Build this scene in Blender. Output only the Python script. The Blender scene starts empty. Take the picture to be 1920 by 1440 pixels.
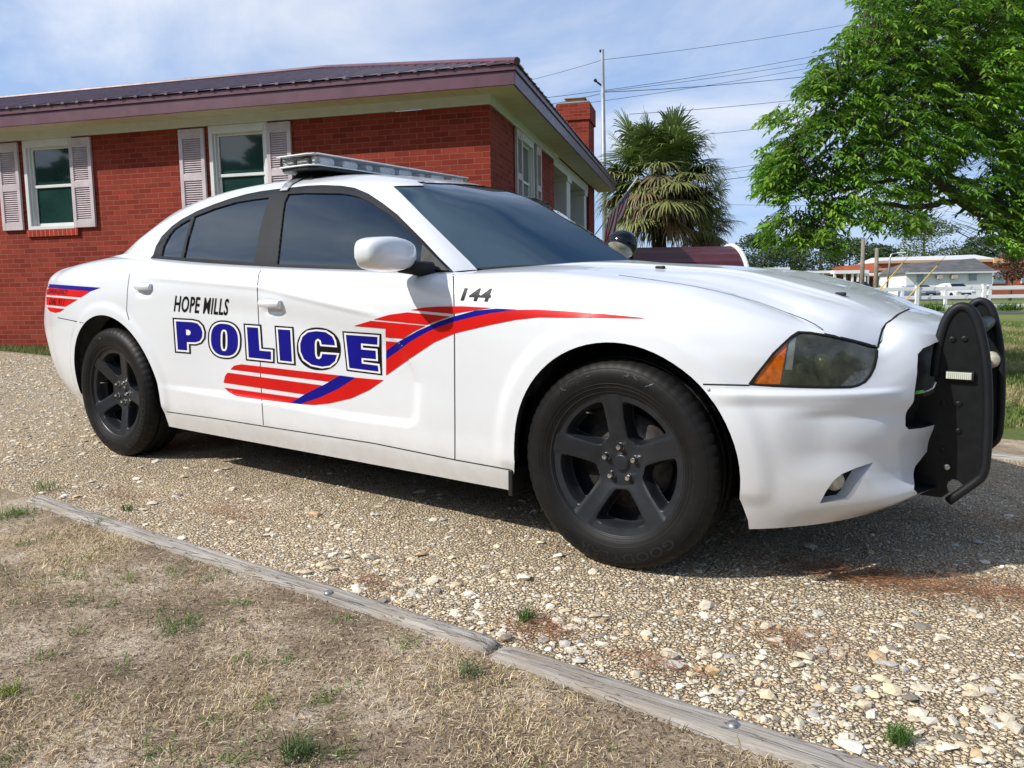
import bpy, bmesh, math, random
import numpy as np
from mathutils import Vector, Matrix, Quaternion
from mathutils.bvhtree import BVHTree
from mathutils.geometry import delaunay_2d_cdt
random.seed(7); rng = np.random.default_rng(7)
PI = math.pi
scene = bpy.context.scene
COL = scene.collection
# ---------------------------------------------------------------- camera model (solved from the wheels and the walls)
W = np.array([[0.9996645917754049,0.00019561697813449275,0.025897213836837518],[0.00019561697813449275,0.9998859121532256,-0.01510378798546393],[-0.025897213836837518,0.01510378798546393,0.9995505039286305]])
MW = np.array([[0.8230902674236391,0.5676948726341066,-0.01565066315256306],[-0.04783173722445892,0.09675808429683008,0.9941579341519626],[-0.5658926899921684,0.8175331214746918,-0.10679446945078415]])
CW = np.array([1.19690374,-3.2104265,0.89327948]); FPX = 1480.8
MC = MW @ W; CC = W.T @ CW                       # the same camera in the car's own frame
def rayc(u, v): return MC.T @ np.array([(u-960)/FPX, (720-v)/FPX, 1.0])
def pixc(P):
    q = (np.asarray(P)-CC) @ MC.T
    return np.stack([960+FPX*q[...,0]/q[...,2], 720-FPX*q[...,1]/q[...,2]], -1)
def at(u, v, d): return CW + d*(MW.T @ np.array([(u-960)/FPX, (720-v)/FPX, 1.0]))   # world point seen along a direction at depth d
def gz(x, y):
    r = np.hypot(x, y)+1e-9
    L = np.where(r < 9, r, 9+4*(1-np.exp(-(np.maximum(r, 9)-9)/4)))
    return (-0.02591*x+0.01511*y)*L/r
def ground_at(u, d):
    v = 560
    for _ in range(30):
        p = at(u, v, d); z = float(gz(p[0], p[1])); v += (p[2]-z)*FPX/d
    return np.array([p[0], p[1], z])
# ---------------------------------------------------------------- objects
def tag(o, label=None, cat=None, group=None, kind=None):
    if label: o['label'] = label
    if cat: o['category'] = cat
    if group: o['group'] = group
    if kind: o['kind'] = kind
    return o
def empty(name, loc=(0,0,0), rz=0):
    o = bpy.data.objects.new(name, None); COL.objects.link(o)
    o.location = loc; o.rotation_euler = (0,0,rz); o.empty_display_size = .1
    return o
def link_mesh(name, me, mat, parent=None):
    o = bpy.data.objects.new(name, me); COL.objects.link(o)
    if mat is not None:
        for m in (mat if isinstance(mat, (list,tuple)) else [mat]): me.materials.append(m)
    if parent is not None: o.parent = parent
    return o
def mk(name, V, F, mat, parent=None, smooth=True, mi=None, uv=None, col=None):
    me = bpy.data.meshes.new(name); me.from_pydata([tuple(map(float, v)) for v in V], [], [tuple(map(int, f)) for f in F])
    if smooth: me.polygons.foreach_set('use_smooth', [True]*len(me.polygons))
    if mi is not None: me.polygons.foreach_set('material_index', mi)
    if uv is not None:
        l = me.uv_layers.new(name='UVMap'); l.data.foreach_set('uv', np.asarray(uv, dtype=np.float32).ravel())
    if col is not None:
        a = me.color_attributes.new('col', 'FLOAT_COLOR', 'POINT'); a.data.foreach_set('color', np.asarray(col, dtype=np.float32).ravel())
    me.update()
    return link_mesh(name, me, mat, parent)
def big(name, V, Q, mat, parent=None, smooth=False, col=None, k=4):   # fast numpy mesh of k-gons
    V = np.asarray(V, dtype=np.float32); Q = np.asarray(Q, dtype=np.int32)
    me = bpy.data.meshes.new(name); me.vertices.add(len(V)); me.vertices.foreach_set('co', V.ravel())
    me.loops.add(Q.size); me.loops.foreach_set('vertex_index', Q.ravel())
    me.polygons.add(len(Q)); me.polygons.foreach_set('loop_start', np.arange(0, Q.size, k, dtype=np.int32))
    me.polygons.foreach_set('loop_total', np.full(len(Q), k, dtype=np.int32))
    me.update(calc_edges=True)
    me.polygons.foreach_set('use_smooth', [smooth]*len(Q))
    if col is not None:
        a = me.color_attributes.new('col', 'FLOAT_COLOR', 'POINT')
        c = np.ones((len(V),4), dtype=np.float32); c[:,:3] = col; a.data.foreach_set('color', c.ravel())
    return link_mesh(name, me, mat, parent)
class MB:
    "collects shapes into one mesh"
    def __init__(s): s.V=[]; s.F=[]; s.M=[]; s.UV=[]
    def add(s, V, F, m=0, uv=None):
        n=len(s.V); s.V += [tuple(map(float, v)) for v in V]; s.F += [tuple(int(i)+n for i in f) for f in F]; s.M += [m]*len(F)
        for f in F:
            for i in f:
                if uv is not None: s.UV.append(uv[i])
                else: s.UV.append((V[i][0]+V[i][1], V[i][2]))
    def box(s, c, d, m=0, R=None, uvo=None):
        x,y,z = [k/2 for k in d]; P=[(-x,-y,-z),(x,-y,-z),(x,y,-z),(-x,y,-z),(-x,-y,z),(x,-y,z),(x,y,z),(-x,y,z)]
        if R is not None: P=[tuple(R @ Vector(p)) for p in P]
        P=[(p[0]+c[0],p[1]+c[1],p[2]+c[2]) for p in P]
        F=[(0,3,2,1),(4,5,6,7),(0,1,5,4),(1,2,6,5),(2,3,7,6),(3,0,4,7)]
        n=len(s.V); s.V+=P; s.F+=[tuple(i+n for i in f) for f in F]; s.M+=[m]*6
        for k,f in enumerate(F):
            for i in f:
                p=P[i]; s.UV.append((p[0],p[1]) if k<2 else ((p[0],p[2]) if k in (2,4) else (p[1],p[2])))
    def box2(s, a, b, m=0): s.box([(a[i]+b[i])/2 for i in range(3)], [abs(b[i]-a[i]) for i in range(3)], m)
    def tube(s, pts, r, m=0, n=8, cap=True):
        pts=[Vector(p) for p in pts]; rs=r if hasattr(r,'__len__') else [r]*len(pts)
        base=len(s.V); up=None; nv=0
        for i,p in enumerate(pts):
            t=(pts[min(i+1,len(pts)-1)]-pts[max(i-1,0)]).normalized()
            if up is None: up = t.orthogonal().normalized()
            up=(up-t*up.dot(t)).normalized() if (up-t*up.dot(t)).length>1e-6 else t.orthogonal().normalized(); b=t.cross(up)
            for k in range(n):
                a=2*PI*k/n; q=p+(up*math.cos(a)+b*math.sin(a))*rs[i]; s.V.append(tuple(q))
        for i in range(len(pts)-1):
            for k in range(n):
                k2=(k+1)%n; f=(base+i*n+k, base+i*n+k2, base+(i+1)*n+k2, base+(i+1)*n+k); s.F.append(f); s.M.append(m); s.UV += [(k/n,i),(k/n+1/n,i),(k/n+1/n,i+1),(k/n,i+1)]
        if cap:
            for f in (tuple(base+k for k in range(n))[::-1], tuple(base+(len(pts)-1)*n+k for k in range(n))):
                s.F.append(f); s.M.append(m); s.UV += [(0,0)]*n
    def lathe(s, prof, c, axis, m=0, n=32, closed=False):   # prof: (radius, along axis)
        ax=Vector(axis).normalized(); u=ax.orthogonal().normalized(); w=ax.cross(u); c=Vector(c); base=len(s.V); k=len(prof)
        for i in range(n):
            a=2*PI*i/n; d=u*math.cos(a)+w*math.sin(a)
            for r,h in prof: s.V.append(tuple(c+d*r+ax*h))
        for i in range(n):
            j=(i+1)%n
            for q in range(k-1):
                s.F.append((base+i*k+q, base+j*k+q, base+j*k+q+1, base+i*k+q+1)); s.M.append(m); s.UV += [(i/n,q),((i+1)/n,q),((i+1)/n,q+1),(i/n,q+1)]
    def prism(s, poly, a, b, m=0, fn=lambda p,t:(p[0],t,p[1])):   # poly in 2-D, extruded between a and b
        n=len(poly); P=[fn(p,a) for p in poly]+[fn(p,b) for p in poly]
        F=[tuple(range(n)), tuple(range(2*n-1,n-1,-1))]+[(i,i+n,(i+1)%n+n,(i+1)%n) for i in range(n)]
        s.add(P,F,m,[(p[0],p[2]) for p in P])
    def build(s, name, mat, parent=None, smooth=False, bevel=0, seg=2):
        o=mk(name, s.V, s.F, mat, parent, smooth, s.M, s.UV)
        bm=bmesh.new(); bm.from_mesh(o.data); bmesh.ops.recalc_face_normals(bm, faces=bm.faces); bm.to_mesh(o.data); bm.free()
        if bevel:
            md=o.modifiers.new('Bevel','BEVEL'); md.width=bevel; md.segments=seg; md.limit_method='ANGLE'
        return o
def auto_smooth(o, ang=35):
    me=o.data; bm=bmesh.new(); bm.from_mesh(me)
    for f in bm.faces: f.smooth=True
    for e in bm.edges:
        if len(e.link_faces)!=2 or e.calc_face_angle(0)>math.radians(ang): e.smooth=False
    bm.to_mesh(me); bm.free(); return o
def copy_tree(o, parent=None):
    c=o.copy(); COL.objects.link(c)
    if parent is not None: c.parent=parent
    for ch in list(o.children): copy_tree(ch, c)
    return c
# ---------------------------------------------------------------- materials
def nm(name):
    m=bpy.data.materials.new(name); m.use_nodes=True; nt=m.node_tree; b=nt.nodes['Principled BSDF']; return m,nt,b
def N(nt,t,**k):
    n=nt.nodes.new(t)
    for a,v in k.items():
        if a in ('inp',): 
            for i,x in v.items(): n.inputs[i].default_value=x
        else: setattr(n,a,v)
    return n
def ramp(nt, fac, stops, interp='LINEAR'):
    r=N(nt,'ShaderNodeValToRGB'); r.color_ramp.interpolation=interp; e=r.color_ramp.elements
    while len(e)<len(stops): e.new(.5)
    for i,(p,c) in enumerate(stops): e[i].position=p; e[i].color=(*c,1) if len(c)==3 else c
    if fac is not None: nt.links.new(fac, r.inputs[0])
    return r
def noise(nt, scale, detail=4, rough=.5, vec=None, kind='Object', dist=0):
    n=N(nt,'ShaderNodeTexNoise'); n.inputs['Scale'].default_value=scale; n.inputs['Detail'].default_value=detail; n.inputs['Roughness'].default_value=rough; n.inputs['Distortion'].default_value=dist
    if vec is None:
        tc=N(nt,'ShaderNodeTexCoord'); vec=tc.outputs[kind]
    nt.links.new(vec, n.inputs['Vector']); return n
def mixc(nt, fac, a, b, bt='MIX'):
    m=N(nt,'ShaderNodeMix',data_type='RGBA',blend_type=bt)
    for s,x in ((0,fac),(6,a),(7,b)):
        if hasattr(x,'is_linked'): nt.links.new(x,m.inputs[s])
        else: m.inputs[s].default_value = x if s==0 else (*x,1) if len(x)==3 else x
    return m.outputs[2]
def bump(nt,b,h,strength=.3,dist=.01,chain=None):
    n=N(nt,'ShaderNodeBump'); n.inputs['Strength'].default_value=strength; n.inputs['Distance'].default_value=dist; nt.links.new(h,n.inputs['Height'])
    if chain is not None: nt.links.new(chain,n.inputs['Normal'])
    nt.links.new(n.outputs[0], b.inputs['Normal']); return n.outputs[0]
def pm(name, c, rough=.5, metal=0, var=.0, vs=8, bs=0, bsc=60, coat=0, spec=.35, rv=0, emit=None, c2=None):
    m,nt,b=nm(name); b.inputs['Base Color'].default_value=(*c,1); b.inputs['Roughness'].default_value=rough; b.inputs['Metallic'].default_value=metal
    b.inputs['Coat Weight'].default_value=coat; b.inputs['Coat Roughness'].default_value=.03; b.inputs['Specular IOR Level'].default_value=spec
    if var or c2:
        n=noise(nt,vs,6,.6); lo=c2 if c2 else tuple(k*(1-var) for k in c); hi=c if c2 else tuple(min(1,k*(1+var)) for k in c)
        r=ramp(nt,n.outputs[0],[(.35,lo),(.65,hi)]); nt.links.new(r.outputs[0],b.inputs['Base Color'])
    if rv:
        n=noise(nt,vs*1.7,5,.6); mr=N(nt,'ShaderNodeMapRange'); mr.inputs[3].default_value=max(0,rough-rv); mr.inputs[4].default_value=rough+rv; nt.links.new(n.outputs[0],mr.inputs[0]); nt.links.new(mr.outputs[0],b.inputs['Roughness'])
    if bs: bump(nt,b,noise(nt,bsc,5,.6).outputs[0],bs,.004)
    if emit: b.inputs['Emission Color'].default_value=(*emit[0],1); b.inputs['Emission Strength'].default_value=emit[1]
    return m
# ---------------------------------------------------------------- camera, sun, sky
cam=bpy.data.cameras.new('camera'); camo=bpy.data.objects.new('camera',cam); COL.objects.link(camo)
cam.sensor_width=36; cam.lens=FPX/1920*36; cam.clip_end=3000; cam.clip_start=.05
R=Matrix((tuple(MW[0]),tuple(MW[1]),tuple(-MW[2]))).transposed(); camo.matrix_world=Matrix.Translation(Vector(CW)) @ R.to_4x4()
scene.camera=camo
SUN=Vector((.64,1.02,-1.02)).normalized()      # the way the light travels
sl=bpy.data.lights.new('sun','SUN'); sl.energy=4.35; sl.angle=math.radians(.6); sl.color=(1,.955,.885)
so=bpy.data.objects.new('sun',sl); COL.objects.link(so); so.rotation_euler=SUN.to_track_quat('-Z','Y').to_euler(); so.location=(0,0,20)
wd=bpy.data.worlds.new('World'); scene.world=wd; wd.use_nodes=True; nt=wd.node_tree; bg=nt.nodes['Background']
sky=N(nt,'ShaderNodeTexSky'); sky.sky_type='NISHITA'; sky.sun_disc=False
S=-SUN; sky.sun_elevation=math.asin(S.z); sky.sun_rotation=math.atan2(S.x,S.y); sky.air_density=1.0; sky.dust_density=.6; sky.ozone_density=2.2; sky.altitude=50
tc=N(nt,'ShaderNodeTexCoord')
# clouds: noise over the direction flattened onto a high plane
sx=N(nt,'ShaderNodeSeparateXYZ'); nt.links.new(tc.outputs['Generated'],sx.inputs[0])
zz=N(nt,'ShaderNodeMath',operation='MAXIMUM'); nt.links.new(sx.outputs[2],zz.inputs[0]); zz.inputs[1].default_value=0.0
za=N(nt,'ShaderNodeMath',operation='ADD'); nt.links.new(zz.outputs[0],za.inputs[0]); za.inputs[1].default_value=.16
dv=N(nt,'ShaderNodeVectorMath',operation='DIVIDE'); cb=N(nt,'ShaderNodeCombineXYZ')
for i in range(3): nt.links.new(za.outputs[0],cb.inputs[i])
nt.links.new(tc.outputs['Generated'],dv.inputs[0]); nt.links.new(cb.outputs[0],dv.inputs[1])
mp=N(nt,'ShaderNodeMapping'); mp.inputs['Rotation'].default_value=(0,0,.9); mp.inputs['Scale'].default_value=(1.25,1.7,.6); mp.inputs['Location'].default_value=(3.1,1.7,0); nt.links.new(dv.outputs[0],mp.inputs[0])
n1=noise(nt,.8,8,.58,mp.outputs[0],dist=.5); n2=noise(nt,.42,5,.5,mp.outputs[0],dist=.3)
mx=N(nt,'ShaderNodeMath',operation='MULTIPLY_ADD'); nt.links.new(n1.outputs[0],mx.inputs[0]); mx.inputs[1].default_value=.6; 
m2=N(nt,'ShaderNodeMath',operation='MULTIPLY'); nt.links.new(n2.outputs[0],m2.inputs[0]); m2.inputs[1].default_value=.48; nt.links.new(m2.outputs[0],mx.inputs[2])
cr=ramp(nt,mx.outputs[0],[(.48,(.05,)*3),(.56,(.34,)*3),(.67,(.84,)*3)])
hz=N(nt,'ShaderNodeMapRange'); nt.links.new(sx.outputs[2],hz.inputs[0]); hz.inputs[1].default_value=0; hz.inputs[2].default_value=.18; hz.inputs[3].default_value=.45; hz.inputs[4].default_value=1
cm=N(nt,'ShaderNodeMath',operation='MULTIPLY'); nt.links.new(cr.outputs[0],cm.inputs[0]); nt.links.new(hz.outputs[0],cm.inputs[1])
skc=mixc(nt,1.0,sky.outputs[0],(.84,1.0,1.20),'MULTIPLY')
lo=N(nt,'ShaderNodeMapRange'); nt.links.new(sx.outputs[2],lo.inputs[0]); lo.inputs[1].default_value=.02; lo.inputs[2].default_value=.85; lo.inputs[3].default_value=.80; lo.inputs[4].default_value=.05
skc=mixc(nt,lo.outputs[0],skc,(4.3,6.0,9.3))
dt=N(nt,'ShaderNodeVectorMath',operation='DOT_PRODUCT'); nt.links.new(tc.outputs['Generated'],dt.inputs[0]); dt.inputs[1].default_value=tuple(-SUN)
nr=N(nt,'ShaderNodeMapRange'); nt.links.new(dt.outputs['Value'],nr.inputs[0]); nr.inputs[1].default_value=.1; nr.inputs[2].default_value=1; nr.inputs[3].default_value=0; nr.inputs[4].default_value=1
cc=mixc(nt,nr.outputs[0],(7.9,8.3,9.2),(14,13.8,13.6)); c=mixc(nt,cm.outputs[0],skc,cc); nt.links.new(c,bg.inputs[0]); bg.inputs[1].default_value=.100
vs=scene.view_settings; vs.view_transform='Standard'; vs.look='None'; vs.exposure=.13; vs.gamma=1; vs.use_curve_mapping=False
scene.render.engine='CYCLES'; scene.render.resolution_x=1024; scene.render.resolution_y=768
scene.cycles.max_bounces=8; scene.cycles.transparent_max_bounces=16
# ================================================================ the police car (built in its own frame, x forward, near side y<0)
car=empty('police_car'); tag(car,'white police sedan with red and blue stripes, black wheels and roof light bar','police car')
car.matrix_world=Matrix([list(r) for r in W]).to_4x4()
def paintmat():
    m,nt,b=nm('white_car_paint'); n=noise(nt,3.0,6,.6)
    r=ramp(nt,n.outputs[0],[(.3,(.68,.705,.75)),(.7,(.72,.745,.785))])
    # dust and mud low on the sides
    tc=N(nt,'ShaderNodeTexCoord'); sx=N(nt,'ShaderNodeSeparateXYZ'); nt.links.new(tc.outputs['Object'],sx.inputs[0])
    mr=N(nt,'ShaderNodeMapRange'); nt.links.new(sx.outputs[2],mr.inputs[0]); mr.inputs[1].default_value=.5; mr.inputs[2].default_value=.2; mr.inputs[3].default_value=0; mr.inputs[4].default_value=.85
    n2=noise(nt,9,8,.7); mu=N(nt,'ShaderNodeMath',operation='MULTIPLY'); nt.links.new(mr.outputs[0],mu.inputs[0]); nt.links.new(n2.outputs[0],mu.inputs[1])
    c=mixc(nt,mu.outputs[0],r.outputs[0],(.44,.39,.32)); 
    sp=noise(nt,120,2,.5); rs=ramp(nt,sp.outputs[0],[(.74,(0,0,0)),(.80,(1,1,1))]); mul=N(nt,'ShaderNodeMath',operation='MULTIPLY'); nt.links.new(rs.outputs[0],mul.inputs[0]); mul.inputs[1].default_value=.25
    c=mixc(nt,mul.outputs[0],c,(.45,.42,.38)); nt.links.new(c,b.inputs['Base Color'])
    b.inputs['Roughness'].default_value=.38; b.inputs['Coat Weight'].default_value=.85
    cr=noise(nt,6,5,.6); q=N(nt,'ShaderNodeMapRange'); nt.links.new(cr.outputs[0],q.inputs[0]); q.inputs[3].default_value=.015; q.inputs[4].default_value=.09; nt.links.new(q.outputs[0],b.inputs['Coat Roughness'])
    bump(nt,b,noise(nt,2.2,2,.5).outputs[0],.05,.02)
    return m
M_PAINT=paintmat()
M_SEAM=pm('panel_gap_black',(.008,.008,.008),.8)
M_TRIM=pm('satin_black_trim',(.008,.010,.013),.45,var=.25,vs=14,rv=.08,spec=.18)
M_PLAST=pm('matte_black_plastic',(.012,.012,.013),.6,var=.3,vs=20,rv=.1,bs=.15,bsc=300)
M_WELL=pm('wheel_well_black',(.006,.006,.006),.9)
M_GLASS=pm('tinted_glass',(.003,.007,.013),.012,spec=1.0); M_GLASS.node_tree.nodes['Principled BSDF'].inputs['Specular Tint'].default_value=(.62,.82,1,1)
M_WS=pm('windshield_glass',(.006,.022,.040),.015,spec=1.0); M_WS.node_tree.nodes['Principled BSDF'].inputs['IOR'].default_value=1.7; M_WS.node_tree.nodes['Principled BSDF'].inputs['Specular Tint'].default_value=(.50,.78,1,1)
M_RED=pm('red_vinyl',(.56,.005,.004),.4,var=.06,spec=.25)
M_BLUE=pm('blue_vinyl',(.003,.003,.21),.4,var=.06,spec=.2)
M_BLK=pm('black_vinyl',(.004,.004,.005),.45,spec=.2)
M_WHV=pm('white_vinyl',(.80,.80,.80),.35,coat=.3)
M_AMB=pm('amber_lens',(.50,.11,.008),.12,coat=1,var=.3,vs=60)
M_CHR=pm('chrome',(.75,.75,.76),.15,metal=1)
M_SIL=pm('brushed_metal',(.55,.54,.52),.35,metal=.9,var=.2,vs=30)
M_REDL=pm('red_lens',(.30,.012,.015),.15,coat=1)
M_LENSW=pm('fogged_lens',(.50,.47,.36),.25,coat=1,var=.3,vs=30)
def crs(P, t, T):          # cubic Hermite through P (axis 0) with knots t, sampled at T
    P=np.asarray(P,float); m=np.empty_like(P); n=len(t)
    d=(P[1:]-P[:-1])/(t[1:]-t[:-1]).reshape(-1,*([1]*(P.ndim-1)))
    m[0]=d[0]; m[-1]=d[-1]
    for i in range(1,n-1):
        h0=t[i]-t[i-1]; h1=t[i+1]-t[i]; m[i]=(d[i-1]*h1+d[i]*h0)/(h0+h1)
    k=np.clip(np.searchsorted(t,T,'right')-1,0,n-2); h=(t[k+1]-t[k]); s=(T-t[k])/h
    sh=(-1,)+(1,)*(P.ndim-1); s=s.reshape(sh); h=h.reshape(sh)
    return P[k]*(2*s**3-3*s**2+1)+m[k]*h*(s**3-2*s**2+s)+P[k+1]*(-2*s**3+3*s**2)+m[k+1]*h*(s**3-s**2)
def loft(G, nu, nv, uk=None):
    G=np.asarray(G,float)                                   # [col,row,3]
    tu=np.concatenate([[0],np.cumsum(np.linalg.norm(np.diff(G,axis=0),axis=2).mean(1)+1e-4)])
    tv=np.concatenate([[0],np.cumsum(np.linalg.norm(np.diff(G,axis=1),axis=2).mean(0)+1e-4)])
    A=crs(G,tu,np.linspace(0,tu[-1],nu)); B=crs(A.transpose(1,0,2),tv,np.linspace(0,tv[-1],nv)).transpose(1,0,2)
    return B
def SS(x): x=np.clip(x,0,1); return x*x*(3-2*x)
# ---- lower body band: columns from the nose centre round the side to the tail centre, rows bottom to top
cols=[
 [(.87,0,.26),(.93,0,.30),(.90,0,.37),(.93,0,.50),(.94,0,.65),(.925,0,.73),(.900,0,.785),(.862,0,.817),(.818,0,.836),(.768,0,.850)],
 [(.86,-.22,.262),(.92,-.25,.30),(.88,-.25,.37),(.915,-.25,.50),(.92,-.25,.65),(.908,-.25,.727),(.885,-.25,.78),(.85,-.25,.812),(.805,-.26,.832),(.754,-.27,.848)],
 [(.83,-.42,.268),(.87,-.46,.305),(.83,-.47,.37),(.858,-.47,.50),(.86,-.47,.65),(.852,-.47,.715),(.83,-.467,.765),(.80,-.463,.798),(.765,-.46,.815),(.727,-.46,.823)],
 [(.74,-.575,.238),(.785,-.62,.285),(.76,-.635,.38),(.775,-.645,.50),(.752,-.635,.62),(.742,-.622,.672),(.738,-.610,.705),(.735,-.597,.732),(.729,-.580,.750),(.722,-.562,.762)],
 [(.605,-.735,.217),(.63,-.765,.285),(.64,-.775,.40),(.645,-.785,.53),(.618,-.775,.628),(.612,-.770,.69),(.612,-.757,.742),(.610,-.744,.778),(.606,-.733,.798),(.600,-.720,.811)],
 [(.435,-.853,.203),(.45,-.868,.30),(.46,-.880,.42),(.465,-.890,.55),(.445,-.885,.652),(.465,-.873,.74),(.478,-.838,.805),(.472,-.790,.843),(.455,-.728,.866),(.432,-.665,.878)],
 [(.25,-.900,.20),(.25,-.912,.30),(.25,-.925,.42),(.25,-.932,.54),(.25,-.935,.65),(.25,-.935,.755),(.25,-.920,.83),(.245,-.872,.892),(.235,-.79,.928),(.220,-.700,.943)],
 [(0,-.900,.20),(0,-.912,.30),(0,-.925,.42),(0,-.935,.54),(0,-.942,.65),(0,-.943,.76),(0,-.930,.845),(0,-.887,.912),(0,-.805,.953),(0,-.72,.968)],
 [(-.35,-.880,.198),(-.35,-.905,.288),(-.35,-.908,.40),(-.35,-.922,.54),(-.35,-.932,.65),(-.35,-.938,.77),(-.35,-.930,.87),(-.35,-.897,.942),(-.35,-.835,.984),(-.35,-.745,.999)],
 [(-.66,-.880,.200),(-.66,-.905,.290),(-.66,-.908,.40),(-.66,-.920,.54),(-.66,-.930,.66),(-.66,-.938,.79),(-.66,-.934,.88),(-.665,-.910,.945),(-.68,-.860,.982),(-.72,-.800,.993)],
 [(-1.2,-.880,.203),(-1.2,-.905,.293),(-1.2,-.910,.40),(-1.2,-.922,.54),(-1.2,-.935,.67),(-1.2,-.944,.80),(-1.2,-.941,.89),(-1.2,-.920,.955),(-1.2,-.882,.993),(-1.2,-.835,1.004)],
 [(-1.75,-.880,.205),(-1.75,-.905,.295),(-1.75,-.910,.41),(-1.75,-.922,.54),(-1.75,-.936,.67),(-1.75,-.946,.80),(-1.75,-.943,.90),(-1.75,-.922,.970),(-1.75,-.885,1.010),(-1.75,-.838,1.022)],
 [(-2.3,-.882,.207),(-2.3,-.905,.297),(-2.3,-.912,.41),(-2.3,-.924,.54),(-2.3,-.938,.67),(-2.3,-.948,.80),(-2.3,-.946,.91),(-2.3,-.924,.990),(-2.3,-.885,1.034),(-2.3,-.834,1.048)],
 [(-2.75,-.885,.212),(-2.75,-.905,.30),(-2.75,-.915,.42),(-2.75,-.930,.54),(-2.75,-.942,.67),(-2.75,-.950,.80),(-2.75,-.948,.91),(-2.75,-.922,1.005),(-2.75,-.873,1.060),(-2.75,-.815,1.076)],
 [(-3.05,-.885,.215),(-3.05,-.905,.31),(-3.05,-.920,.43),(-3.05,-.935,.55),(-3.05,-.945,.68),(-3.05,-.950,.80),(-3.05,-.943,.91),(-3.05,-.915,1.005),(-3.05,-.860,1.066),(-3.05,-.790,1.090)],
 [(-3.4,-.865,.225),(-3.4,-.890,.32),(-3.4,-.912,.44),(-3.4,-.926,.56),(-3.4,-.935,.69),(-3.4,-.935,.81),(-3.4,-.922,.915),(-3.4,-.893,.995),(-3.4,-.825,1.058),(-3.4,-.720,1.087)],
 [(-3.70,-.79,.255),(-3.73,-.835,.34),(-3.75,-.860,.45),(-3.76,-.873,.57),(-3.76,-.880,.70),(-3.75,-.876,.82),(-3.73,-.865,.915),(-3.72,-.838,.987),(-3.70,-.772,1.040),(-3.68,-.66,1.062)],
 [(-3.80,-.72,.262),(-3.87,-.765,.34),(-3.935,-.785,.45),(-3.985,-.790,.57),(-4.02,-.790,.70),(-3.99,-.788,.82),(-3.955,-.785,.92),(-3.925,-.768,.988),(-3.90,-.71,1.030),(-3.87,-.62,1.048)],
 [(-3.88,-.58,.268),(-3.96,-.60,.34),(-4.03,-.61,.45),(-4.08,-.615,.57),(-4.115,-.62,.70),(-4.075,-.62,.82),(-4.04,-.61,.92),(-4.02,-.60,.995),(-3.98,-.56,1.032),(-3.94,-.50,1.045)],
 [(-3.90,-.33,.27),(-3.98,-.34,.34),(-4.05,-.35,.45),(-4.10,-.35,.57),(-4.135,-.35,.70),(-4.09,-.35,.82),(-4.06,-.35,.92),(-4.05,-.34,1.005),(-4.01,-.32,1.04),(-3.97,-.30,1.05)],
 [(-3.91,0,.27),(-3.99,0,.34),(-4.06,0,.45),(-4.11,0,.57),(-4.145,0,.70),(-4.10,0,.82),(-4.07,0,.92),(-4.06,0,1.01),(-4.02,0,1.045),(-3.98,0,1.055)]]
B=loft(cols,430,126)
# shaping of the side: door scallop and raised wheel-arch lips
def ip(x,xs,ys): return np.interp(x,xs,ys)
def side_shape(B):
    x,y,z=B[...,0],B[...,1],B[...,2]
    xf=ip(z,[.36,.44,.57,.69,.84,1.0],[-.875,-.838,-.815,-.875,-1.03,-1.35]); zb=ip(x,[-2.6,-2.43,-1.77,-1.22,-.91,-.85],[.41,.409,.402,.383,.385,.40])
    zt=ip(x,[-2.79,-1.735,-1.055,-.85],[1.0,.943,.843,.80])
    d=.020*SS((xf-x)/.055)*SS((z-zb)/.032)*SS((zt-z)/.15)*SS((x+2.75)/.7)
    d-=.006*SS((zt+.012-z)/.02)*SS((z-zt+.03)/.02)*SS((x+2.9)/.5)*SS((-.9-x)/.3)
    for cx,cz in ((.015,.36),(-3.025,.355)):
        r=np.hypot(x-cx,z-cz); d-=.011*SS((.505-r)/.05)*SS((z-.27)/.06)
    for hx,hz in ((-1.66,.842),(-2.635,.912)): d+=.020*np.exp(-(((x-hx)/.055)**4+((z-hz)/.026)**4))
    y=y+d*np.where(y<-.6,1,0)
    return np.stack([x,y,z],-1)
B=side_shape(B)
# crisp ledge below the headlight on the front bumper, and a dent in its side
x,y,z=B[...,0],B[...,1],B[...,2]
w=SS((x-.30)/.12); w=w*SS((-y-.545)/.12); led=.015*SS((.640-z)/.012)*SS((z-.585)/.045)*w; scoop=-.020*SS((.60-z)/.05)*SS((z-.36)/.10)*SS((x-.50)/.15)
nrm=np.stack([SS((x-.3)/.5),-np.ones_like(x)*(1-SS((x-.55)/.3)),np.zeros_like(x)],-1); nrm/=np.linalg.norm(nrm,axis=-1,keepdims=True)+1e-9
B=B+nrm*(led+scoop)[...,None]
def R9(xq):                                     # top edge of the band at a given x, along the side
    s=B[:,-1]; o=np.argsort(s[:,0]); return np.array([xq,np.interp(xq,s[o,0],s[o,1]),np.interp(xq,s[o,0],s[o,2])])
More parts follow.
